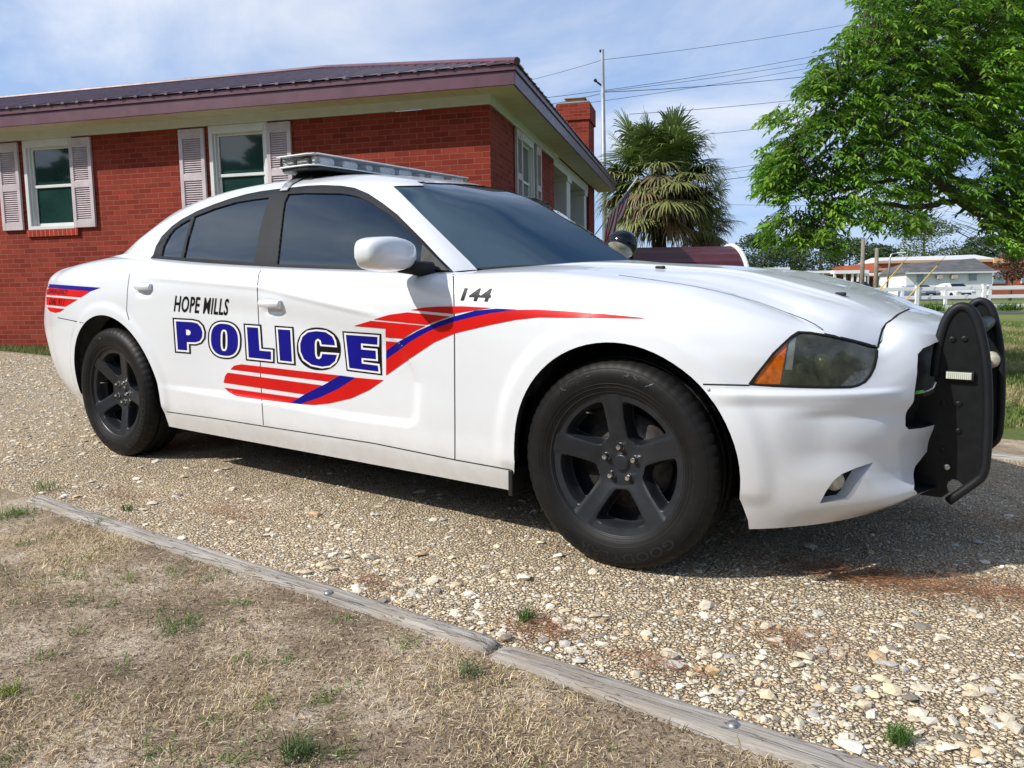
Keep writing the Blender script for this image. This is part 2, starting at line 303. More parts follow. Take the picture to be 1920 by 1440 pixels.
# ---- greenhouse
gh=[
 [None,(-.748,-.800,.994),(-.750,-.795,.995),(-.753,-.790,.996),(-.735,-.750,1.000),(-.713,-.700,1.003),(-.53,-.37,1.026),(-.39,0,1.046)],
 [-.95,None,(-.95,-.790,1.06),(-.95,-.745,1.120),(-.945,-.71,1.147),(-.94,-.668,1.166),(-.80,-.36,1.203),(-.70,0,1.225)],
 [-1.15,None,(-1.14,-.775,1.12),(-1.13,-.700,1.234),(-1.12,-.67,1.262),(-1.107,-.638,1.282),(-1.0,-.34,1.328),(-.94,0,1.348)],
 [-1.36,None,(-1.35,-.760,1.18),(-1.335,-.655,1.335),(-1.29,-.630,1.357),(-1.24,-.606,1.370),(-1.215,-.32,1.407),(-1.20,0,1.420)],
 [-1.55,None,(-1.54,-.755,1.20),(-1.505,-.632,1.383),(-1.50,-.606,1.403),(-1.48,-.560,1.420),(-1.46,-.30,1.456),(-1.45,0,1.466)],
 [-1.80,None,(-1.81,-.755,1.21),(-1.84,-.640,1.397),(-1.84,-.610,1.417),(-1.83,-.560,1.438),(-1.82,-.30,1.476),(-1.82,0,1.487)],
 [-2.10,None,(-2.10,-.757,1.21),(-2.12,-.655,1.381),(-2.12,-.622,1.408),(-2.12,-.570,1.432),(-2.12,-.30,1.475),(-2.12,0,1.487)],
 [-2.40,None,(-2.40,-.765,1.20),(-2.40,-.682,1.345),(-2.42,-.645,1.380),(-2.44,-.590,1.408),(-2.45,-.30,1.448),(-2.46,0,1.460)],
 [-2.63,None,(-2.63,-.770,1.175),(-2.63,-.720,1.275),(-2.66,-.675,1.327),(-2.69,-.615,1.363),(-2.72,-.3,1.403),(-2.73,0,1.415)],
 [-2.80,None,(-2.80,-.785,1.130),(-2.79,-.758,1.178),(-2.83,-.695,1.262),(-2.88,-.625,1.310),(-2.92,-.3,1.345),(-2.93,0,1.352)],
 [-3.05,None,(-3.05,-.765,1.115),(-3.05,-.738,1.145),(-3.08,-.690,1.190),(-3.12,-.635,1.215),(-3.16,-.3,1.245),(-3.17,0,1.252)],
 [-3.35,None,(-3.35,-.70,1.089),(-3.35,-.68,1.090),(-3.36,-.66,1.092),(-3.37,-.635,1.096),(-3.40,-.3,1.122),(-3.42,0,1.128)],
 [-3.47,None,(-3.47,-.68,1.070),(-3.47,-.66,1.071),(-3.47,-.645,1.072),(-3.47,-.62,1.075),(-3.50,-.3,1.095),(-3.50,0,1.10)]]
G=[]
for i,c in enumerate(gh):
    c=list(c); x0=c[0]
    if i==0: q0=R9(-.735); q1=c[1]; c=[q0,c[1]]+c[2:]; 
    else: q0=R9(x0)-np.array([0,0,.008 if x0<-3.4 else 0]); c=[q0,q0+np.array([0,.004,.012 if x0>-2.9 else (.007 if x0>-3.1 else .0015)])]+c[2:]
    G.append([np.array(k,float) for k in c])
GH=loft(G,190,74); NU,NV=GH.shape[:2]
def gridF(nu,nv,flip=False):
    i,j=np.meshgrid(np.arange(nu-1),np.arange(nv-1),indexing='ij'); a=i*nv+j
    q=np.stack([a,a+nv,a+nv+1,a+1],-1).reshape(-1,4); return q[:,::-1] if flip else q
# ---- hood and boot lid: Coons patches
def coons(c0,c1,d0,d1,nu,nv):      # c0,c1 along u (v=0,1); d0,d1 along v (u=0,1)
    def rs(c,n):
        c=np.asarray(c,float); t=np.concatenate([[0],np.cumsum(np.linalg.norm(np.diff(c,axis=0),axis=1))]); t/=t[-1]; return crs(c,t,np.linspace(0,1,n))
    c0,c1,d0,d1=rs(c0,nu),rs(c1,nu),rs(d0,nv),rs(d1,nv); u=np.linspace(0,1,nu)[:,None,None]; v=np.linspace(0,1,nv)[None,:,None]
    return (1-v)*c0[:,None]+v*c1[:,None]+(1-u)*d0[None]+u*d1[None]-((1-u)*(1-v)*c0[0]+u*(1-v)*c0[-1]+(1-u)*v*c1[0]+u*v*c1[-1])
top=B[:,-1]; kk=[np.argmin(np.linalg.norm(top-np.array(cols[i][-1]),axis=1)) for i in (0,3,9,14,20)]
hood_side=top[kk[1]:kk[2]+1][::6]; hood_side=np.vstack([hood_side,top[kk[2]]]) ; hood_front=top[kk[1]:kk[0]-1 if kk[0] else None:-1][::4] if False else top[:kk[1]+1][::-1][::5]
hood_front=np.vstack([hood_front,top[0]])
cl=[(.768,0,.850),(.736,0,.860),(.68,0,.886),(.537,0,.923),(.336,0,.962),(.12,0,.990),(-.11,0,1.011),(-.235,0,1.024),(-.40,0,1.040)]
cowl=[top[kk[2]],(-.63,-.55,1.010),(-.50,-.30,1.027),(-.40,0,1.040)]
HOOD=coons(hood_side,cl,hood_front,cowl,130,96)
x,y,z=HOOD[...,0].copy(),HOOD[...,1].copy(),HOOD[...,2].copy()
v=np.linspace(0,1,96)[None,:]; yr=ip(x,[-.6,0,.4,.72],[-.56,-.50,-.46,-.44])
z+=.008*SS((y-yr)/.03)*SS((.74-x)/.25)*SS((x+.62)/.3); z+=.018*np.sin(PI*np.clip(v,0,1))*SS((.74-x)/.5)*.25
z-=.005*SS((yr-y)/.04)*SS((y+.70)/.10)*SS((.70-x)/.2)*SS((x+.5)/.3)
HOOD=np.stack([x,y,z],-1)
dk_side=top[kk[3]:][::-1]; 
deck_side=np.vstack([R9(-3.30),top[(top[:,0]<-3.33)&(top[:,1]<-.60)][::4],top[np.argmin(np.abs(top[:,1]+.60)+(top[:,0]>-3)*9)]])
rear=top[(top[:,0]<-3.8)&(top[:,1]>-.60)][::4]; rear=np.vstack([deck_side[-1],rear,top[-1]])
dcl=[(-3.40,0,1.128),(-3.6,0,1.120),(-3.8,0,1.108),(-3.98,0,1.055)]
dfront=[deck_side[0],(-3.34,-.5,1.104),(-3.38,-.25,1.120),(-3.40,0,1.126)]
DECK=coons(deck_side,dcl,dfront,rear,44,44)
# ---------------------------------------------------------------- cutting outlines out of the skins
def inpoly(P, poly):
    x,y=P; c=False; n=len(poly); j=n-1
    for i in range(n):
        xi,yi=poly[i]; xj,yj=poly[j]
        if (yi>y)!=(yj>y) and x<(xj-xi)*(y-yi)/(yj-yi)+xi: c=not c
        j=i
    return c
def proj2(mode):
    if mode=='px':
        def f(co):
            q=MC@(np.array(co)-CC); return (960+FPX*q[0]/q[2],720-FPX*q[1]/q[2]) if q[2]>.05 else (1e6,1e6)
        return f
    if mode=='xz': return lambda co:(co[0],co[2])
    return lambda co:(co[1],co[2])
def plane(mode,a,b):
    if mode=='px':
        n=np.cross(rayc(*a),rayc(*b)); return Vector(CC),Vector(n/np.linalg.norm(n))
    if mode=='xz': return Vector((a[0],0,a[1])),Vector((b[1]-a[1],0,-(b[0]-a[0]))).normalized()
    return Vector((0,a[0],a[1])),Vector((0,b[1]-a[1],-(b[0]-a[0]))).normalized()
def cut(bm, poly, mode, pid, lay, ok=lambda c:True, only=None, doc=True):
    f2=proj2(mode); e=4 if mode=='px' else .012
    xs=[p[0] for p in poly]; ys=[p[1] for p in poly]; bb=(min(xs)-e,max(xs)+e,min(ys)-e,max(ys)+e)
    pc={}
    def P(v):
        k=(v.co.x,v.co.y,v.co.z)
        if k not in pc: pc[k]=f2(v.co)
        return pc[k]
    cand=set()
    for f in bm.faces:
        if only is not None and f[lay] not in only: continue
        if not ok(f.calc_center_median()): continue
        q=[P(v) for v in f.verts]
        if max(a[0] for a in q)<bb[0] or min(a[0] for a in q)>bb[1] or max(a[1] for a in q)<bb[2] or min(a[1] for a in q)>bb[3]: continue
        cand.add(f)
    n=len(poly)
    if doc:
      for i in range(n):
        a=poly[i]; b=poly[(i+1)%n]; ex=e*.25
        eb=(min(a[0],b[0])-ex,max(a[0],b[0])+ex,min(a[1],b[1])-ex,max(a[1],b[1])+ex); co,no=plane(mode,a,b); sel=[]
        for f in cand:
            q=[P(v) for v in f.verts]
            if max(t[0] for t in q)<eb[0] or min(t[0] for t in q)>eb[1] or max(t[1] for t in q)<eb[2] or min(t[1] for t in q)>eb[3]: continue
            ds=[(v.co-co).dot(no) for v in f.verts]
            if min(ds)<-1e-6 and max(ds)>1e-6: sel.append(f)
        if not sel: continue
        geom=set(sel)
        for f in sel: geom.update(f.edges); geom.update(f.verts)
        keep=[f for f in cand if f not in geom]
        r=bmesh.ops.bisect_plane(bm,geom=list(geom),dist=1e-5,plane_co=co,plane_no=no)
        cand=set(keep); cand.update(g for g in r['geom'] if isinstance(g,bmesh.types.BMFace)); cand.update(g for g in sel if g.is_valid)
    res=[]
    for f in cand:
        if f.is_valid and inpoly(f2(f.calc_center_median()),poly) and (only is None or f[lay] in only):
            f[lay]=pid; res.append(f)
    return res
def grid_bm(Gr, flip=False):
    nu,nv=Gr.shape[:2]; bm=bmesh.new(); vs=[bm.verts.new(p) for p in Gr.reshape(-1,3)]; lay=bm.faces.layers.int.new('pid')
    for q in gridF(nu,nv,flip):
        try: bm.faces.new([vs[i] for i in q])
        except ValueError: pass
    bmesh.ops.remove_doubles(bm,verts=bm.verts,dist=1e-5)
    return bm,lay
def emit(bm, lay, ids, name, mat, parent, mirror=None, recess=0, rim=None, label=None, rdir=None, whole=False):
    """faces with these ids become one mesh object with the normals of the whole skin; mirror: 'join' both sides, 'far' the other side only"""
    bm.normal_update(); fs=[f for f in bm.faces if f[lay] in ids]; idx={}
    if whole:
        left=set(fs); best=[]
        while left:
            s0=[left.pop()]; comp=list(s0)
            while s0:
                g_=s0.pop()
                for e_ in g_.edges:
                    for h_ in e_.link_faces:
                        if h_ in left: left.discard(h_); s0.append(h_); comp.append(h_)
            if len(comp)>len(best): best=comp
        fs=best
    V=[];NR=[];F=[]
    for f in fs:
        t=[]
        for v in f.verts:
            if v.index not in idx or True:
                k=v
                if k not in idx:
                    idx[k]=len(V); V.append(v.co-(v.normal if rdir is None else Vector(rdir))*recess); NR.append(v.normal.copy())
            t.append(idx[v])
        F.append(t)
    n=len(V); mi=[0]*len(F)
    if rim is not None:          # wall down to a recess along the outline
        bd=[(e,f) for f in fs for e in f.edges if sum(1 for g in e.link_faces if g[lay] in ids)==1]
        for e,f in bd:
            vs=list(f.verts); a=None
            for q in range(len(vs)):
                if {vs[q],vs[(q+1)%len(vs)]}==set(e.verts): a,b=vs[q],vs[(q+1)%len(vs)]
            if a is None: continue
            if abs(a.co.y)<1e-4 and abs(b.co.y)<1e-4: continue
            k=len(V); V += [a.co+a.normal*.0,b.co+b.normal*.0]; NR += [f.normal.copy(),f.normal.copy()]
            F.append([idx[b],idx[a],k,k+1]); mi.append(rim)
    if mirror:
        k=len(V); V2=[Vector((v.x,-v.y,v.z)) for v in V]; N2=[Vector((v.x,-v.y,v.z)) for v in NR]; F2=[[i for i in reversed(f)] for f in F]
        if mirror=='far': V,NR,F=V2,N2,F2
        else: V=V+V2; NR=NR+N2; F=F+[[i+k for i in f] for f in F2]; mi=mi+mi
    o=mk(name,V,F,mat,parent,True,mi); 
    if label: o['label']=label
    try: o.data.normals_split_custom_set_from_vertices([tuple(v) for v in NR])
    except Exception as ex: print('normals',ex)
    return o
# ---- band
bb,lb=grid_bm(B,True)
vis=lambda c: c.y<.02
circ=lambda cx,cz,r,a0,a1,n:[(cx+r*math.cos(math.radians(a0+(a1-a0)*i/n)),cz+r*math.sin(math.radians(a0+(a1-a0)*i/n))) for i in range(n+1)]
archF=[(.445,.10)]+[(.437,.233)]+circ(.015,.36,.407,-8,186,40)+[(-.418,.22),(-.405,.10)]
archR=[(-2.585,.10),(-2.590,.30)]+circ(-3.020,.355,.425,6,186,40)+[(-3.445,.10)]
side=lambda c: c.y<-.55
cut(bb,archF,'xz',90,lb,side); cut(bb,archR,'xz',90,lb,side)
bmesh.ops.delete(bb,geom=[f for f in bb.faces if f[lb]==90],context='FACES')
fd=[(-.650,.292),(-.648,.60),(-.648,.97),(-.66,1.2),(-1.70,1.2),(-1.718,1.022),(-1.752,.965),(-1.765,.92),(-1.762,.69),(-1.764,.295)]
rd=[(-1.764,.295),(-1.762,.69),(-1.765,.92),(-1.752,.965),(-1.718,1.022),(-1.70,1.2),(-2.775,1.2),(-2.790,1.0),(-2.835,.88),(-2.838,.79),(-2.80,.72),(-2.72,.655),(-2.655,.585),(-2.61,.50),(-2.59,.40),(-2.575,.297)]
sk=[(-.30,.05),(-.30,.286),(-.65,.292),(-1.764,.295),(-2.62,.300),(-2.62,.05)]
cut(bb,fd,'xz',1,lb,side); cut(bb,rd,'xz',2,lb,side,only={0}); cut(bb,sk,'xz',3,lb,side,only={0})
bump_px=[(1318,720),(1405,723),(1500,728),(1595,729),(1617,722),(1630,708),(1640,690),(1646,655),(1649,636),(1654,618),(1662,607),(1685,589),(1713,576),(1705,566),(1690,560),(1690,300),(2700,300),(2700,1600),(1100,1600),(1300,900)]
cut(bb,bump_px,'px',4,lb,lambda c:c.y<.05 and c.x>.22,only={0})
hl_px=[(1405,720.5),(1418,703),(1432,686),(1450,663),(1470,644),(1484,631),(1497,622.5),(1520,623.5),(1546,628),(1580,634),(1615,643),(1645,651),(1644.5,668),(1640,688),(1632,704),(1622,716),(1608,723),(1595,726),(1550,726.5),(1500,725.5),(1450,723.5)]
cut(bb,hl_px,'px',5,lb,lambda c:c.x>.3 and c.y<-.3,only={0,4})
amb_px=[(1412,721),(1421,707),(1432,690),(1445,671),(1459,655),(1478,640.5),(1472,672),(1463,720)]
cut(bb,amb_px,'px',11,lb,lambda c:c.x>.3 and c.y<-.3,only={5})
cut(bb,[(1481,637.5),(1494,630),(1490,662),(1486,694),(1472,693),(1476,665)],'px',12,lb,lambda c:c.x>.3 and c.y<-.3,only={5})
cut(bb,[(1576,723.5),(1602,697),(1641,689.5),(1637,701),(1622,714),(1606,722)],'px',13,lb,lambda c:c.x>.3 and c.y<-.3,only={5})
grille=[(.01,.775),(-.30,.772),(-.40,.765),(-.470,.752),(-.497,.735),(-.512,.70),(-.530,.62),(-.540,.54),(-.538,.515),(-.520,.502),(-.45,.498),(.01,.498)]
cut(bb,grille,'yz',6,lb,lambda c:c.x>.6,only={0,4})
intake=[(.01,.42),(-.36,.41),(-.45,.375),(-.52,.315),(-.50,.297),(.01,.292)]
cut(bb,intake,'yz',7,lb,lambda c:c.x>.6,only={4})
fog_px=[(1537,944),(1549,921),(1563,901),(1578,889),(1606,877),(1637,867),(1626,884),(1612,907),(1601,927),(1592,936),(1566,940)]
cut(bb,fog_px,'px',8,lb,lambda c:c.x>.4 and c.y<-.3,only={4})
rb=[(-3.40,.05),(-3.46,.44),(-3.43,.62),(-3.60,.655),(-3.90,.70),(-4.3,.72),(-4.3,.05)]
cut(bb,rb,'xz',9,lb,None or (lambda c:c.x<-3.2),only={0})
mark=[(109,614),(120.5,619),(119.5,630),(112,626)]
mark=[(110,614.5),(120.3,618.5),(119.8,629.5),(113,626.5)]
cut(bb,mark,'px',10,lb,lambda c:c.x<-3.4 and c.y<-.3,only={9})
# ---- greenhouse outlines
gb,lg=grid_bm(GH,True)
fr=[(280,486),(287,478),(292,462),(303,443),(322,424),(340,411),(370,395),(400,383),(430,372.5),(460,364),(490,358),(520,354),(545,351.5),(575,348),(605,346.7),(640,348),(665,352),(691,363),(718,381),(745,402),(770,427),(794,451),(822,481),(850,509),(856,520),(856,560),(260,560)]
near=lambda c:c.y<-.4
cut(gb,fr,'px',1,lg,near)
gf=[(519,495.5),(523,460),(529.6,400),(533,378),(540,363.5),(570,361.5),(607,362),(640,362.5),(657,365),(674,369),(690,376.5),(732,403),(753,421),(773,440.5),(800,470),(825,499.6),(821,503.5),(700,500.5),(600,498)]
cut(gb,gf,'px',2,lg,near,only={1})
gr=[(344,483),(352,447),(364,406),(402,391),(442,379),(475,373.5),(504.5,370),(497,393),(487,430),(480,470),(475,491.5),(410,487.5)]
cut(gb,gr,'px',3,lg,near,only={1})
gq=[(302,480.2),(306,462),(312,449),(319,438),(327,428.5),(341,419),(357.5,410),(348,445),(339,482.6)]
cut(gb,gq,'px',4,lg,near,only={1})
# windshield and rear window by the grid's own lines
tu=np.concatenate([[0],np.cumsum(np.linalg.norm(np.diff(np.array(G),axis=0),axis=2).mean(1)+1e-4)]); tu/=tu[-1]
ws=[(896,507),(880,490),(857,467.5),(819,430),(795,406.5),(770,381),(752,363),(737,349.3),(745,348.3),(800,347.6),(840,348),(880,349.3),(925,355.5),(960,364),(1000,377),(1000,200),(2000,200),(2000,700),(1300,600),(1185,520),(896,520)]
gb.faces.ensure_lookup_table()
cut(gb,ws,'px',5,lg,lambda c:c.x>-1.235+.06*0 and c.y>-.72,only={0})
for f in gb.faces:
    if f[lg]==5 and f.calc_center_median().x<-1.225: f[lg]=0
for f in gb.faces:
    c=f.calc_center_median()
    if f[lg]==0 and c.x>-1.20 and c.y>-.50 and c.z<1.42: f[lg]=5
cut(gb,[(-2.62,.60-.0),(-2.62,-.60),(-3.33,-.58),(-3.33,.58)],'xy',6,lg) if False else None
for f in gb.faces:
    c=f.calc_center_median()
    if f[lg]==0 and c.x<-2.70 and c.x>-3.34 and c.y>-.585: f[lg]=6
def join_emit(lst,name,mat,**k): return
HSE=emit
for f in bb.faces:
    if f[lb]==0 and f.calc_center_median().x>-1.0: f[lb]=20
emit(bb,lb,{20},'front_fender',[M_PAINT],car); emit(bb,lb,{20},'front_fender',[M_PAINT],car,'far')
body=emit(bb,lb,{0},'body',[M_PAINT,M_SEAM],car,'join')
roof=emit(gb,lg,{0},'roof',[M_PAINT],car,'join')
fdoor=emit(bb,lb,{1},'front_door',[M_PAINT],car); rdoor=emit(bb,lb,{2},'rear_door',[M_PAINT],car)
fdoor2=emit(bb,lb,{1},'front_door',[M_PAINT],car,'far'); rdoor2=emit(bb,lb,{2},'rear_door',[M_PAINT],car,'far')
emit(bb,lb,{3},'side_skirt',[M_PAINT],car); emit(bb,lb,{3},'side_skirt',[M_PAINT],car,'far')
fbump=emit(bb,lb,{4},'front_bumper',[M_PAINT],car,'join'); rbump=emit(bb,lb,{9},'rear_bumper',[M_PAINT],car,'join')
grl=emit(bb,lb,{6},'grille',[M_PLAST,M_PLAST],car,'join',recess=.06,rim=1,rdir=(1,0,0))
emit(bb,lb,{7},'lower_intake',[M_PLAST,M_PLAST],car,'join',recess=.08,rim=1,rdir=(1,0,0))
fg=emit(bb,lb,{8},'fog_light_pocket',[M_PLAST,M_PAINT],car,None,recess=.055,rim=1,rdir=(.80,-.55,0)); emit(bb,lb,{8},'fog_light_pocket',[M_PLAST,M_PAINT],car,'far',recess=.055,rim=1,rdir=(.80,-.55,0))
emit(bb,lb,{10},'side_marker',[M_REDL],car); emit(bb,lb,{10},'side_marker',[M_REDL],car,'far')
for mir in (None,'far'):
    emit(gb,lg,{1},'window_frame',[M_TRIM],car,mir)
    for k,n_ in ((2,'front_door_window'),(3,'rear_door_window'),(4,'quarter_window')):
        emit(gb,lg,{k},n_,[M_GLASS,M_SEAM],car,mir,recess=.007,rim=1,whole=True)
emit(gb,lg,{5},'windshield',[M_WS,M_SEAM],car,'join',recess=.004,rim=1)
emit(gb,lg,{6},'rear_window',[M_GLASS,M_SEAM],car,'join',recess=.004,rim=1)
hb,lh=grid_bm(HOOD,False); emit(hb,lh,{0},'hood',[M_PAINT],car,'join')
db,ld=grid_bm(DECK,False); emit(db,ld,{0},'boot_lid',[M_PAINT],car,'join')
# check direction of normals (outward)
for nme,bmx,ly in (('band',bb,lb),('gh',gb,lg),('hood',hb,lh),('deck',db,ld)):
    s=sum(f.normal.y*(-1) if nme in('band',) else f.normal.z for f in list(bmx.faces)[::50]); print('normal sign',nme,round(s,1))
# ---------------------------------------------------------------- decals, seams: thin vinyl laid on the skin
def bvh_of(bms):
    V=[];F=[]
    for bm in bms:
        bm.verts.ensure_lookup_table(); bm.verts.index_update(); k=len(V); V+=[v.co.copy() for v in bm.verts]; F+=[[v.index+k for v in f.verts] for f in bm.faces]
    return BVHTree.FromPolygons(V,F)
SKIN=bvh_of([bb,gb,hb,db])
def hit(u,v):
    d=Vector(rayc(u,v)).normalized(); o=Vector(CC); r=SKIN.ray_cast(o,d); return r
def triangulate(polys, step, holes=()):
    """even-odd area of outline polygons (2-D) as fine triangles"""
    V=[];E=[]
    for p in list(polys)+list(holes):
        q=[]
        for i in range(len(p)):
            a=np.array(p[i],float); b=np.array(p[(i+1)%len(p)],float); n=max(1,int(np.linalg.norm(b-a)/step))
            q += [a+(b-a)*j/n for j in range(n)]
        k=len(V); V+=q; E += [(k+i,k+(i+1)%len(q)) for i in range(len(q))]
    xs=[v[0] for v in V]; ys=[v[1] for v in V]; base=len(V)
    for i in range(int((max(xs)-min(xs))/step)+1):
        for j in range(int((max(ys)-min(ys))/step)+1):
            p=(min(xs)+(i+.37)*step,min(ys)+(j+.41)*step)
            V.append(np.array(p))
    r=delaunay_2d_cdt([Vector(v) for v in V],E,[],0,1e-6)
    out=[]
    for t in r[2]:
        c=(sum(r[0][i].x for i in t)/3,sum(r[0][i].y for i in t)/3)
        k=sum(inpoly(c,p) for p in polys); h=sum(inpoly(c,p) for p in holes)
        if k>0 and h==0: out.append(t)
    return r[0],out
def decal(name, layers, parent, step=9, label=None, xf=lambda p:p):
    """layers: (polys, holes, material, lift)"""
    V=[];F=[];MI=[];mats=[]
    for polys,holes,mt,lift in layers:
        polys=[[xf(p) for p in q] for q in polys]; holes=[[xf(p) for p in q] for q in holes]
        P,T=triangulate(polys,step,holes); 
        if mt not in mats: mats.append(mt)
        mp={}
        for t in T:
            ok=True; ff=[]
            for i in t:
                if i not in mp:
                    h=hit(P[i].x,P[i].y)
                    if h[0] is None: mp[i]=None
                    else:
                        n=h[1]; n = -n if n.dot(h[0]-Vector(CC))>0 else n
                        mp[i]=len(V); V.append(h[0]+n*lift)
                if mp[i] is None: ok=False
                else: ff.append(mp[i])
            if ok: F.append(ff[::-1]); MI.append(mats.index(mt))
    o=mk(name,V,F,mats,parent,True,MI)
    if label: o['label']=label
    return o
def ribbon(name, lines, parent, w=.0035, mat=M_SEAM, lift=.0008, step=.03):
    """thin dark gap along pixel lines"""
    V=[];F=[]
    for ln in lines:
        pts=[]
        for i in range(len(ln)-1):
            a=np.array(ln[i],float); b=np.array(ln[i+1],float); n=max(1,int(np.linalg.norm(b-a)/6))
            pts+=[a+(b-a)*j/n for j in range(n)]
        pts.append(np.array(ln[-1],float)); H=[]
        for p in pts:
            h=hit(*p)
            if h[0] is not None:
                n=h[1]; n=-n if n.dot(h[0]-Vector(CC))>0 else n; H.append((h[0]+n*lift,n))
        prev=None
        for i,(p,n) in enumerate(H):
            t=(H[min(i+1,len(H)-1)][0]-H[max(i-1,0)][0])
            if t.length<1e-6: continue
            s=n.cross(t).normalized()*w/2; V+=[p+s,p-s]
            if prev is not None and (p-prev[1]).length<.12: F.append((prev[0],prev[0]+1,len(V)-1,len(V)-2))
            prev=(len(V)-2,p)
    return mk(name,V,F,mat,parent,True)
def offs(p, d):        # miter offset of a closed polygon, outward for counter-clockwise (y down: sign by area)
    p=[np.array(q,float) for q in p]; n=len(p); A=sum(p[i][0]*p[(i+1)%n][1]-p[(i+1)%n][0]*p[i][1] for i in range(n)); s=1 if A>0 else -1; out=[]
    for i in range(n):
        a=p[i]-p[i-1]; b=p[(i+1)%n]-p[i]; na=np.array([a[1],-a[0]])/np.linalg.norm(a)*s; nb=np.array([b[1],-b[0]])/np.linalg.norm(b)*s
        m=na+nb; m=m/max(1e-6,np.linalg.norm(m)); c=max(.5,float(m@na)); out.append(tuple(p[i]+m*d/c))
    return out
def sup(cx,cy,rx,ry,e=2.6,n=40,sk=0):
    o=[]
    for i in range(n):
        t=2*PI*i/n; c,s=math.cos(t),math.sin(t); X=rx*abs(c)**(2/e)*(1 if c>=0 else -1); Y=ry*abs(s)**(2/e)*(1 if s>=0 else -1); o.append((cx+X,cy+Y+sk*X))
    return o
z7=lambda p:(300+p[0]*.23958,520+p[1]*.23958)
z2=lambda p:(60+p[0]*.48958,260+p[1]*.48958)
z3=lambda p:(60+p[0]*.27778,480+p[1]*.27778)
P_=[(127,343),(255,350),(295,360),(322,388),(335,428),(332,470),(312,498),(280,508),(213,506),(216,571),(143,565)]; Ph=[(205,408),(228,410),(240,420),(243,435),(238,448),(228,452),(208,450)]
O_=sup(508,488,106,125,2.5,44,.10); Oh=[(478+a,b) for a,b in []]+sup(504,492,27,84,3,24,.05)
L_=[(683,388),(770,394),(782,572),(872,580),(872,644),(698,626)]
I_=[(925,405),(1022,412),(1036,660),(942,650)]
C_=[(1372,532),(1268,524),(1262,495),(1240,478),(1220,490),(1214,520),(1216,600),(1226,632),(1248,640),(1266,625),(1272,598),(1388,606),(1372,655),(1330,690),(1270,698),(1190,682),(1130,640),(1103,580),(1100,520),(1118,465),(1160,430),(1225,420),(1300,428),(1350,462),(1368,500)]
E_=[(1457,448),(1705,465),(1703,527),(1575,516),(1577,563),(1691,573),(1694,640),(1579,630),(1582,673),(1708,690),(1713,737),(1485,708)]
C_o=sup(1244,559,146,141,2.3,44,.06); E_o=[(1457,448),(1707,465),(1713,737),(1485,708)]
bl=[P_,O_,L_,I_,C_,E_]
decal('police_lettering',[
 ([offs(p,26) for p in (P_,O_,L_,I_,C_o,E_o)],[],M_BLK,.0014),
 ([offs(q_,14) for q_ in (P_,O_,L_,I_,C_,E_)],[offs(Oh,-14)],M_WHV,.0020),
 (bl,[offs(Ph,0),Oh],M_BLUE,.0026)],car,5,label='blue POLICE lettering with white and black outlines',xf=z7)
decal('side_stripe',[
 ([[z2(p) for p in q] for q in (
   [(1450,656),(1500,647),(1560,643),(1650,642),(1760,648),(1700,656),(1610,671)],
   [(1308,692),(1370,674),(1440,665),(1603,681),(1560,696),(1512,713)],
   [(1233,717),(1298,697),(1508,716),(1460,740),(1420,766),(1355,760),(1355,727)],
   [(1356,775),(1402,779),(1357,813)],
   [(1357,845),(1400,815),(1450,777),(1520,737),(1600,706),(1680,685),(1760,668),(1850,656),(1935,655),(2040,661),(2200,673),(2342,687),(2342,690),(2200,688),(2060,686),(1940,684),(1850,694),(1760,712),(1620,745),(1540,780),(1450,840),(1357,906)])]
  +[[z7(p) for p in q] for q in (
   [(553,720),(583,690),(640,680),(1412,768),(1318,815)],
   [(530,745),(1272,845),(1132,915),(500,824),(510,773)],
   [(503,862),(1092,943),(1022,985),(700,945),(600,930),(555,908)],
   [(1533,784),(1750,803),(1640,880),(1500,945),(1330,985),(1200,998),(1100,992),(1250,941),(1400,871)])],[],M_RED,.0018),
 ([[z2(p) for p in [(1357,813),(1400,780),(1480,735),(1560,700),(1620,680),(1700,658),(1780,651),(1860,655),(1760,668),(1680,685),(1600,706),(1520,737),(1450,777),(1400,815),(1357,845)]],
   [z7(p) for p in [(1412,767),(1533,784),(1400,871),(1250,941),(1100,992),(1020,985),(1132,917),(1290,838)]]],[],M_BLUE,.0018)],car,5,label='red and blue wing shaped stripe over door and fender')
decal('rear_stripe',[([[(100,214),(398,238),(330,280),(98,262)],[(98,275),(312,293),(225,343),(99,330)],[(105,345),(222,357),(190,378),(160,384),(125,375),(110,360)]],[],M_RED,.0011),
 ([[(100,188),(465,214),(398,238),(100,213)]],[],M_BLUE,.0011)],car,5,label='small red and blue stripe block behind the rear wheel',xf=z3)
def text_polys(s, shear=0, bold=0):
    c=bpy.data.curves.new('t','FONT'); c.body=s; c.size=1; c.shear=shear; c.offset=bold; c.space_character=1.10; c.resolution_u=3; c.fill_mode='NONE' if False else 'BOTH'
    o=bpy.data.objects.new('t',c); COL.objects.link(o); dg=bpy.context.evaluated_depsgraph_get(); me=bpy.data.meshes.new_from_object(o.evaluated_get(dg))
    V=[(v.co.x,v.co.y) for v in me.vertices]; F=[tuple(p.vertices) for p in me.polygons]
    bpy.data.objects.remove(o); bpy.data.meshes.remove(me); bpy.data.curves.remove(c); return np.array(V),F
